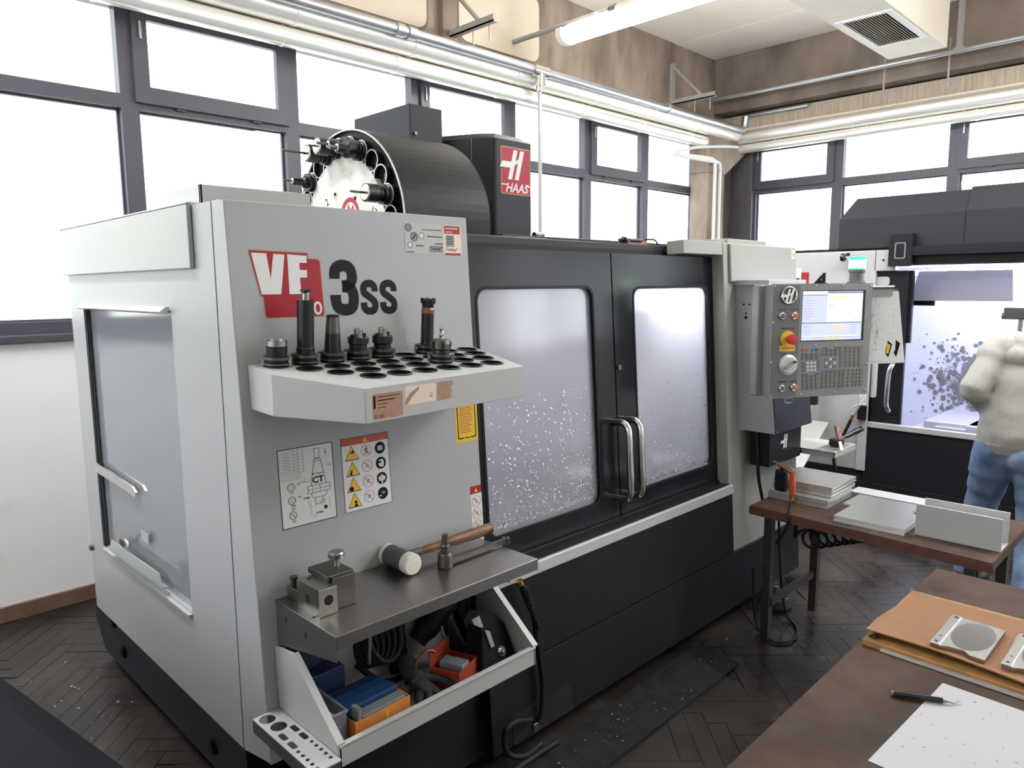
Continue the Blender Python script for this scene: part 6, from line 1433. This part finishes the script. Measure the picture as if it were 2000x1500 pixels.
obj('arm_link', MB().tube([(-2.085, 1.80, .05), (-2.04, 1.79, .06), (-2.02, 1.77, .06)], .009, 10, M2).tube([(-2.02, 1.77, .06), (-1.99, 1.775, .03), (-1.985, 1.772, .0005)], .011, 10, M2).tube([(-2.02, 1.77, .06), (-2.01, 1.735, .06), (-1.995, 1.72, .05)], .007, 10, M2), 'chrome', parent=aa)
obj('arm_knob', MB().cyl((-2.06, 1.81, .06), (-2.06, 1.83, .06), .012, n=12, M=M2).cyl((-2.02, 1.785, .06), (-2.0, 1.80, .06), .012, n=12, M=M2), 'black', parent=aa)
# white chute with dark slot and orange part left of the blow gun
cu = thing('chip_chute', (5.3, 2.2, .3), 'white sheet-metal chip chute with dark guide between the machines', 'chute')
MCh = frame((0, 0, 0), (1, 0, 0), (0, 1, 0), (0, 0, 1))
obj('chute_floor', MB().add([(4.55, 1.95, .42), (5.42, 2.13, .60), (5.42, 2.55, .60), (4.55, 2.40, .42), (4.55, 1.95, .41), (5.42, 2.13, .59), (5.42, 2.55, .59), (4.55, 2.40, .41)], [(0, 1, 2, 3), (7, 6, 5, 4), (0, 4, 5, 1), (1, 5, 6, 2), (2, 6, 7, 3), (3, 7, 4, 0)]), 'panel_light', parent=cu)
obj('chute_wall', MB().add([(4.9, 2.42, .45), (5.45, 2.5, .6), (5.45, 2.5, 1.05), (4.9, 2.42, .66), (4.9, 2.43, .45), (5.45, 2.51, .6), (5.45, 2.51, 1.05), (4.9, 2.43, .66)], [(0, 1, 2, 3), (7, 6, 5, 4), (0, 4, 5, 1), (1, 5, 6, 2), (2, 6, 7, 3), (3, 7, 4, 0)]), 'panel_light', parent=cu)
obj('guide_slot', MB().box((5.38, 2.22, .72), (5.44, 2.28, 1.12)), 'charcoal', parent=cu, bevel=.006)
obj('chute_leg', MB().box((4.6, 1.85, 0), (4.64, 1.89, .42)).box((4.6, 2.3, 0), (4.64, 2.34, .42)), 'steel_leg', parent=cu)
obj('orange_funnel', MB().lathe([(.03, 0), (.05, .09), (.05, .1), (.04, .1)], T(5.0, 2.25, .535), 18), 'orange_red', label='orange plastic cup on the white chute', cat='cup')

# ================================================================ FOREGROUND BENCH
fb = thing('foreground_bench', (1.6, .0, 0), 'brown worn wooden workbench with cardboard, paper and machined plates', 'workbench')
obj('bench_top', MB().prism([(.62, .492), (2.02, .505), (2.02, -.45), (.62, -.45)], .86, .90), 'bench_wood', parent=fb, bevel=.004)
for x, y in ((.70, .42), (1.94, .42), (.70, -.38), (1.94, -.38)): obj('bench_leg', MB().box((x - .03, y - .03, 0), (x + .03, y + .03, .86)), 'steel_leg', parent=fb)
obj('plywood_board', MB().prism([(1.477, .492), (1.80, .497), (1.80, .0), (1.465, .0)], .9002, .912), 'ply', label='edge of a yellowish plywood board under the brown cardboard', cat='board', bevel=.002)
obj('board_washer', MB().lathe([(.004, .9122), (.009, .9122), (.009, .914), (.004, .914), (.004, .9122)], T(1.497, .478, 0), 18), 'steel', label='small steel washer on the plywood edge', cat='washer')
# slightly curled cardboard sheet
cg = MB(); NXg, NYg = 12, 14
vv = []; ff = []
for i in range(NXg + 1):
    for j in range(NYg + 1):
        u, v = i / NXg, j / NYg
        x = 1.487 + .285*u + .008*math.sin(v*5 + 1)*(1 - u); y = .492 - .52*v + .006*math.sin(u*6)
        z = .9135 + .012*math.exp(-u*16) * (.7 + .3*math.sin(v*7)) + .004*math.exp(-v*14) + .003*math.exp(-(1-u)*14)
        vv.append((x, y, z))
vt = [(a, b, c + .0025) for a, b, c in vv]
n_ = len(vv); W_ = NYg + 1
for i in range(NXg):
    for j in range(NYg):
        q = [i*W_ + j, (i+1)*W_ + j, (i+1)*W_ + j + 1, i*W_ + j + 1]
        ff.append([n_ + k for k in reversed(q)]); ff.append(q)
bd_ = [i*W_ for i in range(NXg + 1)] + [NXg*W_ + j for j in range(1, W_)] + [i*W_ + NYg for i in range(NXg - 1, -1, -1)] + [j for j in range(NYg - 1, 0, -1)]
for a, b in zip(bd_, bd_[1:] + bd_[:1]): ff.append([a, b, n_ + b, n_ + a])
cg.add(vv + vt, ff, None, False)
obj('cardboard_sheet', cg, 'cardboard', label='tan cardboard sheet with curled edge under the machined plates', cat='cardboard')
def machined(y0, label):
    r_ = thing('machined_plate', (1.60, y0 - .05, .9163), label, 'metal part', 'machined aluminium plates on the cardboard')
    z = .9163
    # wavy front edge, dished centre, rails on both ends
    fe = [(1.522, y0), (1.521, y0 - .018), (1.529, y0 - .030), (1.531, y0 - .055), (1.518, y0 - .068), (1.516, y0 - .093)]
    obj('plate_body', MB().prism(fe + [(1.680, y0 - .093), (1.682, y0 - .078), (1.685, y0 + .003), (1.672, y0 + .004)], z, z + .010), 'aluminium_milled', parent=r_, bevel=.001)
    obj('end_rail', MB().box((1.520, y0 - .016, z + .010), (1.682, y0 + .001, z + .013)), 'aluminium_milled', parent=r_, bevel=.001)
    ds = MB(); seg_ = 24
    ds.prism([(1.607 + .070*math.cos(a), y0 - .054 + .036*math.sin(a)) for a in [2*PI*k/seg_ for k in range(seg_)]], z + .0101, z + .0106)
    obj('milled_dish', ds, 'dish_metal', parent=r_)
    obj('edge_hole', MB().cyl((1.672, y0 - .008, z + .0131), (1.672, y0 - .008, z + .0133), .004, n=10).cyl((1.532, y0 - .008, z + .0131), (1.532, y0 - .008, z + .0133), .003, n=10).cyl((1.562, y0 - .008, z + .0131), (1.562, y0 - .008, z + .0133), .002, n=10), 'hole_dark', parent=r_)
machined(.383, 'bright machined aluminium plate with milled dish, alone on the cardboard middle')
machined(.265, 'bright machined aluminium plate with milled dish, beside the curled cardboard far end')
rl_ = thing('steel_rule_bar', (1.468, .25, .90), 'flat pale aluminium bar with a hole lying along the plywood', 'bar')
obj('bar_body', MB().plate([(1.471, .457), (1.478, .452), (1.466, .02), (1.458, .02)], [circ(1.4715, .39, .0025, 12)], .005, T(0, 0, .9003)), 'aluminium_matt', parent=rl_, bevel=.0008)
obj('paper_sheet', MB().prism([(1.105, .35), (1.427, .334), (1.420, .118), (1.098, .134)], .9003, .9008), 'paper', label='blank white paper sheet on the workbench', cat='paper')
dp = MB()
for k in range(26):
    x, y = random.uniform(1.12, 1.41), random.uniform(.16, .33); a = random.uniform(0, PI); l = random.uniform(.002, .006)
    seg(dp, (x, y), (x + l*math.cos(a), y + l*math.sin(a)), .0006, T(0, 0, .901))
obj('bench_filings', dp, 'grey_print', label='fine dark filings scattered over the paper', cat='filings', kind='stuff')
pnn = thing('deburring_tool', (1.34, .345, .90), 'black hexagonal deburring tool with hooked steel tip on the paper edge', 'deburring tool')
obj('tool_barrel', MB().cyl((1.319, .384, .9055), (1.353, .315, .9065), .0052, n=6), 'black_gloss', parent=pnn, bevel=.0006)
obj('tool_end_cap', MB().cyl((1.3182, .3857, .9055), (1.3195, .383, .9055), .0048, n=10), 'steel', parent=pnn)
obj('tool_collar', MB().cyl((1.353, .315, .9065), (1.356, .3085, .9062), .004, .0026, n=12), 'steel', parent=pnn)
obj('tool_blade', MB().tube([(1.356, .3085, .9062), (1.362, .300, .9045), (1.368, .2985, .904), (1.372, .296, .905), (1.376, .293, .9055)], [.0016, .0014, .0012, .0008], 8, smooth_path=4), 'steel', parent=pnn)
# black rounded cover in the near corner
dv = Vector((-.167, .986, 0)).normalized(); dx_ = Vector((dv.y, -dv.x, 0))
MBk = frame((.31, 1.50, 0), dx_, dv, (0, 0, 1))
bkc = thing('black_machine_cover', (.05, 1.6, 0), 'glossy black rounded machine cover standing beside the glazed side panel', 'machine cover')
obj('cover_shell', MB().box((-.75, -.75, .10), (.055, 1.35, .80), MBk), 'black_vinyl', parent=bkc, bevel=.11, seg=8)
obj('cover_plinth', MB().box((-.68, -.68, 0), (-.03, 1.28, .12), MBk), 'black', parent=bkc)
obj('cover_ridge', MB().tube([MBk @ Vector((-.17, y, .803)) for y in (-.6, -.2, .2, .6, 1.2)], .012, 10), 'black_vinyl', parent=bkc)
obj('cover_screw', MB().lathe([(0, .0), (.008, 0), (.007, .005), (0, .006)], MBk @ T(-.10, .62, .80), 14), 'steel', parent=bkc)

# ================================================================ PERSON at the second machine
def skinned(name, verts, edges, radii, m, parent=None, root=0, sub=2):
    me = bpy.data.meshes.new(name); me.from_pydata(verts, edges, [])
    o = bpy.data.objects.new(name, me); COL.objects.link(o)
    sk = o.modifiers.new('skin', 'SKIN'); sk.use_smooth_shade = True; sk.branch_smoothing = .6
    for i, r in enumerate(radii):
        me.skin_vertices[0].data[i].radius = r if isinstance(r, tuple) else (r, r)
    me.skin_vertices[0].data[root].use_root = True
    u = o.modifiers.new('sub', 'SUBSURF'); u.levels = sub; u.render_levels = sub
    me.materials.append(MATS[m])
    if parent is not None:
        o.parent = parent; o.location = -Vector(parent.location)
    return o
J = dict(pel=(4.42, .78, .82), wai=(4.435, .775, .97), che=(4.475, .75, 1.13), uch=(4.50, .75, 1.24), nek=(4.525, .73, 1.33), hed=(4.565, .69, 1.43), top=(4.57, .685, 1.52),
         lsh=(4.475, .90, 1.255), lel=(4.335, .975, 1.075), lwr=(4.45, .945, .965), rsh=(4.545, .57, 1.25), rel=(4.60, .47, 1.06), rwr=(4.74, .52, 1.02),
         lhi=(4.42, .865, .78), lkn=(4.455, .925, .45), lan=(4.395, .955, .075), rhi=(4.40, .69, .78), rkn=(4.375, .68, .44), ran=(4.24, .66, .075))
def dirn(a, b): return (Vector(J[b]) - Vector(J[a])).normalized()
bv = []; be = []; brd = []; ix = {}
def addv(n, p, r): ix[n] = len(bv); bv.append(tuple(p)); brd.append(r)
for n, r in dict(pel=.075, wai=.075, che=.085, uch=.075, nek=.05, hed=.082, top=.055, lsh=.045, lel=.034, lwr=.025, rsh=.045, rel=.034, rwr=.025, lhi=.05, lkn=.04, lan=.03, rhi=.05, rkn=.04, ran=.03).items(): addv(n, J[n], r)
for a, b in (('pel', 'wai'), ('wai', 'che'), ('che', 'uch'), ('uch', 'nek'), ('nek', 'hed'), ('hed', 'top'), ('uch', 'lsh'), ('lsh', 'lel'), ('lel', 'lwr'), ('uch', 'rsh'), ('rsh', 'rel'), ('rel', 'rwr'), ('pel', 'lhi'), ('lhi', 'lkn'), ('lkn', 'lan'), ('pel', 'rhi'), ('rhi', 'rkn'), ('rkn', 'ran')): be.append((ix[a], ix[b]))
# feet and hands: palm, four fingers, thumb
for s in 'lr':
    a = Vector(J[s + 'an']); addv(s + 'toe', a + Vector((.10, -.01, -.045)), .018); be.append((ix[s + 'an'], ix[s + 'toe']))
    w = Vector(J[s + 'wr']); d = dirn(s + 'el', s + 'wr'); up = Vector((0, 0, 1)); sd = d.cross(up).normalized(); up = sd.cross(d)
    addv(s + 'pal', w + d*.045, .024); be.append((ix[s + 'wr'], ix[s + 'pal']))
    addv(s + 'kn', w + d*.085, .024); be.append((ix[s + 'pal'], ix[s + 'kn']))
    for k, (o_, l) in enumerate(((-.027, .055), (-.009, .07), (.009, .075), (.027, .065))):
        p1 = w + d*.105 + up*o_; p2 = p1 + d*l*.5 + sd*.006; p3 = p2 + d*l*.4 + sd*.02
        for q, p in enumerate((p1, p2, p3)): addv('%sf%d%d' % (s, k, q), p, .0085 - .0008*q)
        be += [(ix[s + 'kn'], ix['%sf%d0' % (s, k)]), (ix['%sf%d0' % (s, k)], ix['%sf%d1' % (s, k)]), (ix['%sf%d1' % (s, k)], ix['%sf%d2' % (s, k)])]
    p1 = w + d*.05 + up*.035 + sd*.01; p2 = p1 + d*.03 + up*.012
    addv(s + 't0', p1, .0105); addv(s + 't1', p2, .009); be += [(ix[s + 'pal'], ix[s + 't0']), (ix[s + 't0'], ix[s + 't1'])]
person = skinned('person', bv, be, brd, 'skin')
tag(person, 'person seen from behind in grey hoodie and blue jeans, hand on hip', 'person')
# facial features (turned to the machine)
hd_ = Vector(J['hed']); fw_ = Vector((.95, -.30, -.05)).normalized(); lf_ = Vector((.30, .95, 0)).normalized()
fc = MB()
fc.lathe([(.012, 0), (.009, .018), (0, .024)], frame(hd_ + fw_*.075 - Vector((0, 0, .012)), lf_, (0, 0, 1), fw_), 10)
for s in (1, -1): fc.lathe([(.018, 0), (.016, .008), (.0, .010)], frame(hd_ + lf_*s*.078, fw_, (0, 0, 1), lf_*s), 12)
fo = obj('face_features', fc, 'skin', parent=person)
fo.location = WL[fo.name]
ey = MB()
for s in (1, -1): ey.lathe([(.008, 0), (.006, .004), (0, .005)], frame(hd_ + fw_*.078 + lf_*s*.03 + Vector((0, 0, .01)), lf_, (0, 0, 1), fw_), 10)
ey.box((-.02, -.003, 0), (.02, .003, .004), frame(hd_ + fw_*.077 - Vector((0, 0, .045)), lf_, (0, 0, 1), fw_))
eo = obj('eyes_and_mouth', ey, 'hair', parent=person); eo.location = WL[eo.name]
# clothing: lofted shells fused into one smooth surface
FW = Vector((.95, -.31, 0)).normalized(); LF = Vector((.31, .95, 0)).normalized()
def loft(mb, secs, n=24):
    vs_ = []
    for c, rf, rl in secs:
        c = Vector(c)
        for i in range(n):
            t = 2*PI*i/n; e = .88
            cf = math.copysign(abs(math.cos(t))**e, math.cos(t)); sf = math.copysign(abs(math.sin(t))**e, math.sin(t))
            vs_.append(c + FW*rf*cf + LF*rl*sf)
    fs = [(i*n + k, i*n + (k+1) % n, (i+1)*n + (k+1) % n, (i+1)*n + k) for i in range(len(secs) - 1) for k in range(n)]
    fs += [tuple(reversed(range(n))), tuple((len(secs)-1)*n + k for k in range(n))]
    mb.add(vs_, fs)
def ball(mb, c, r, sc=(1, 1, 1)):
    b2 = bmesh.new(); bmesh.ops.create_icosphere(b2, subdivisions=2, radius=r)
    mb.add([Vector(c) + FW*v.co.x*sc[0] + LF*v.co.y*sc[1] + Vector((0, 0, v.co.z*sc[2])) for v in b2.verts], [tuple(v.index for v in f.verts) for f in b2.faces]); b2.free()
def fuse(o, vox, it, disp=0.0, scale=.12):
    r = o.modifiers.new('remesh', 'REMESH'); r.mode = 'VOXEL'; r.voxel_size = vox; r.use_smooth_shade = True
    sm2 = o.modifiers.new('smooth', 'SMOOTH'); sm2.iterations = it; sm2.factor = .5
    if disp:
        tx_ = bpy.data.textures.new('folds', 'CLOUDS'); tx_.noise_scale = scale; tx_.noise_depth = 1
        dd = o.modifiers.new('folds', 'DISPLACE'); dd.texture = tx_; dd.strength = disp; dd.texture_coords = 'GLOBAL'; dd.mid_level = .5
def cloth(name, mb, m):
    o = obj(name, mb, m, parent=person); o.location = WL[o.name]; return o
P_ = lambda n: Vector(J[n])
jn = MB()
loft(jn, [(P_('pel') + Vector((0, 0, .08)), .12, .16), (P_('pel') + Vector((0, 0, .02)), .13, .168), (P_('pel') - Vector((0, 0, .06)), .132, .172), (P_('pel') - Vector((0, 0, .12)), .115, .165), (P_('pel') - Vector((0, 0, .15)), .09, .14)])
for s_ in 'lr':
    h, k_, a_ = P_(s_ + 'hi'), P_(s_ + 'kn'), P_(s_ + 'an')
    jn.tube([h, h.lerp(k_, .3), h.lerp(k_, .65), k_, k_.lerp(a_, .35), k_.lerp(a_, .75), a_ + Vector((0, 0, -.01))], [.108, .104, .09, .079, .077, .07, .066, .068], 16, smooth_path=4)
    ball(jn, P_('pel') - FW*.055 + LF*(.078 if s_ == 'l' else -.078) - Vector((0, 0, .07)), .095, (1, .95, 1.05))
fuse(cloth('jeans', jn, 'denim'), .011, 5, .010, .09)
ho = MB()
loft(ho, [(P_('pel') + Vector((0, 0, -.045)), .135, .172), (P_('pel') + Vector((0, 0, -.035)), .145, .182), (P_('pel') + Vector((0, 0, .03)), .150, .186), (P_('pel').lerp(P_('wai'), .6), .150, .186), (P_('wai'), .142, .178), (P_('wai').lerp(P_('che'), .6), .145, .18), (P_('che'), .148, .188), (P_('uch') - Vector((0, 0, .03)), .138, .192), (P_('uch') + Vector((0, 0, .03)), .11, .165), (P_('nek') - Vector((0, 0, .03)), .08, .11), (P_('nek') + Vector((0, 0, .01)), .068, .075)])
for s_ in 'lr':
    sh_, el, wr_ = P_(s_ + 'sh'), P_(s_ + 'el'), P_(s_ + 'wr')
    ho.tube([P_('uch').lerp(sh_, .5), sh_, sh_.lerp(el, .5), el, el.lerp(wr_, .35), el.lerp(wr_, .8), wr_], [.10, .088, .074, .068, .064, .056, .05, .044], 16, smooth_path=4)
fuse(cloth('hoodie', ho, 'hoodie'), .011, 5, .014, .13)
hb = MB(); loft(hb, [(P_('pel') + Vector((0, 0, -.065)), .136, .174), (P_('pel') + Vector((0, 0, -.02)), .15, .187)])
cloth('hem_rib', hb, 'hoodie').data.polygons.foreach_set('use_smooth', [False]*len(hb.f))
hq = MB()
nk = P_('nek')
for t_ in range(9):
    a = PI*(.12 + .76*t_/8); rr_ = .052 + .018*math.sin(PI*t_/8)
    ball(hq, nk - FW*.085*math.sin(a) + LF*.12*math.cos(a) + Vector((0, 0, .0 - .035*math.sin(a))), rr_)
ball(hq, nk - FW*.135 + LF*.02 + Vector((0, 0, -.085)), .075, (.7, 1.45, .8))
fuse(cloth('hood', hq, 'hoodie'), .010, 5, .006, .1)
hr_ = MB(); ball(hr_, hd_ - fw_*.022 + Vector((0, 0, .038)), .092, (.95, .9, .95)); ball(hr_, hd_ - fw_*.05 - Vector((0, 0, .02)), .07, (.8, 1.0, 1.0))
fuse(cloth('hair', hr_, 'hair'), .008, 3)
for s_ in 'lr':
    a = P_(s_ + 'an'); sb = MB()
    sb.tube([a + Vector((0, 0, .05)), a + Vector((0, 0, .0)), a + Vector((.0, 0, -.035))], [.052, .05, .048], 14, smooth_path=3)
    ball(sb, a + FW*.02 - Vector((0, 0, .035)), .05, (1.5, .85, .75)); ball(sb, a + FW*.11 - Vector((0, 0, .04)), .045, (1.4, .95, .7))
    so_ = cloth('shoe', sb, 'shoe_black'); fuse(so_, .008, 3)
    sl_ = MB(); sl_.prism([(tuple((a + FW*x + LF*y)[:2])) for x, y in ((-.06, -.03), (-.06, .03), (0, .042), (.12, .046), (.17, .025), (.18, 0), (.17, -.025), (.12, -.046), (0, -.042))], .0, .022)
    cloth('shoe_sole', sl_, 'black_rubber')
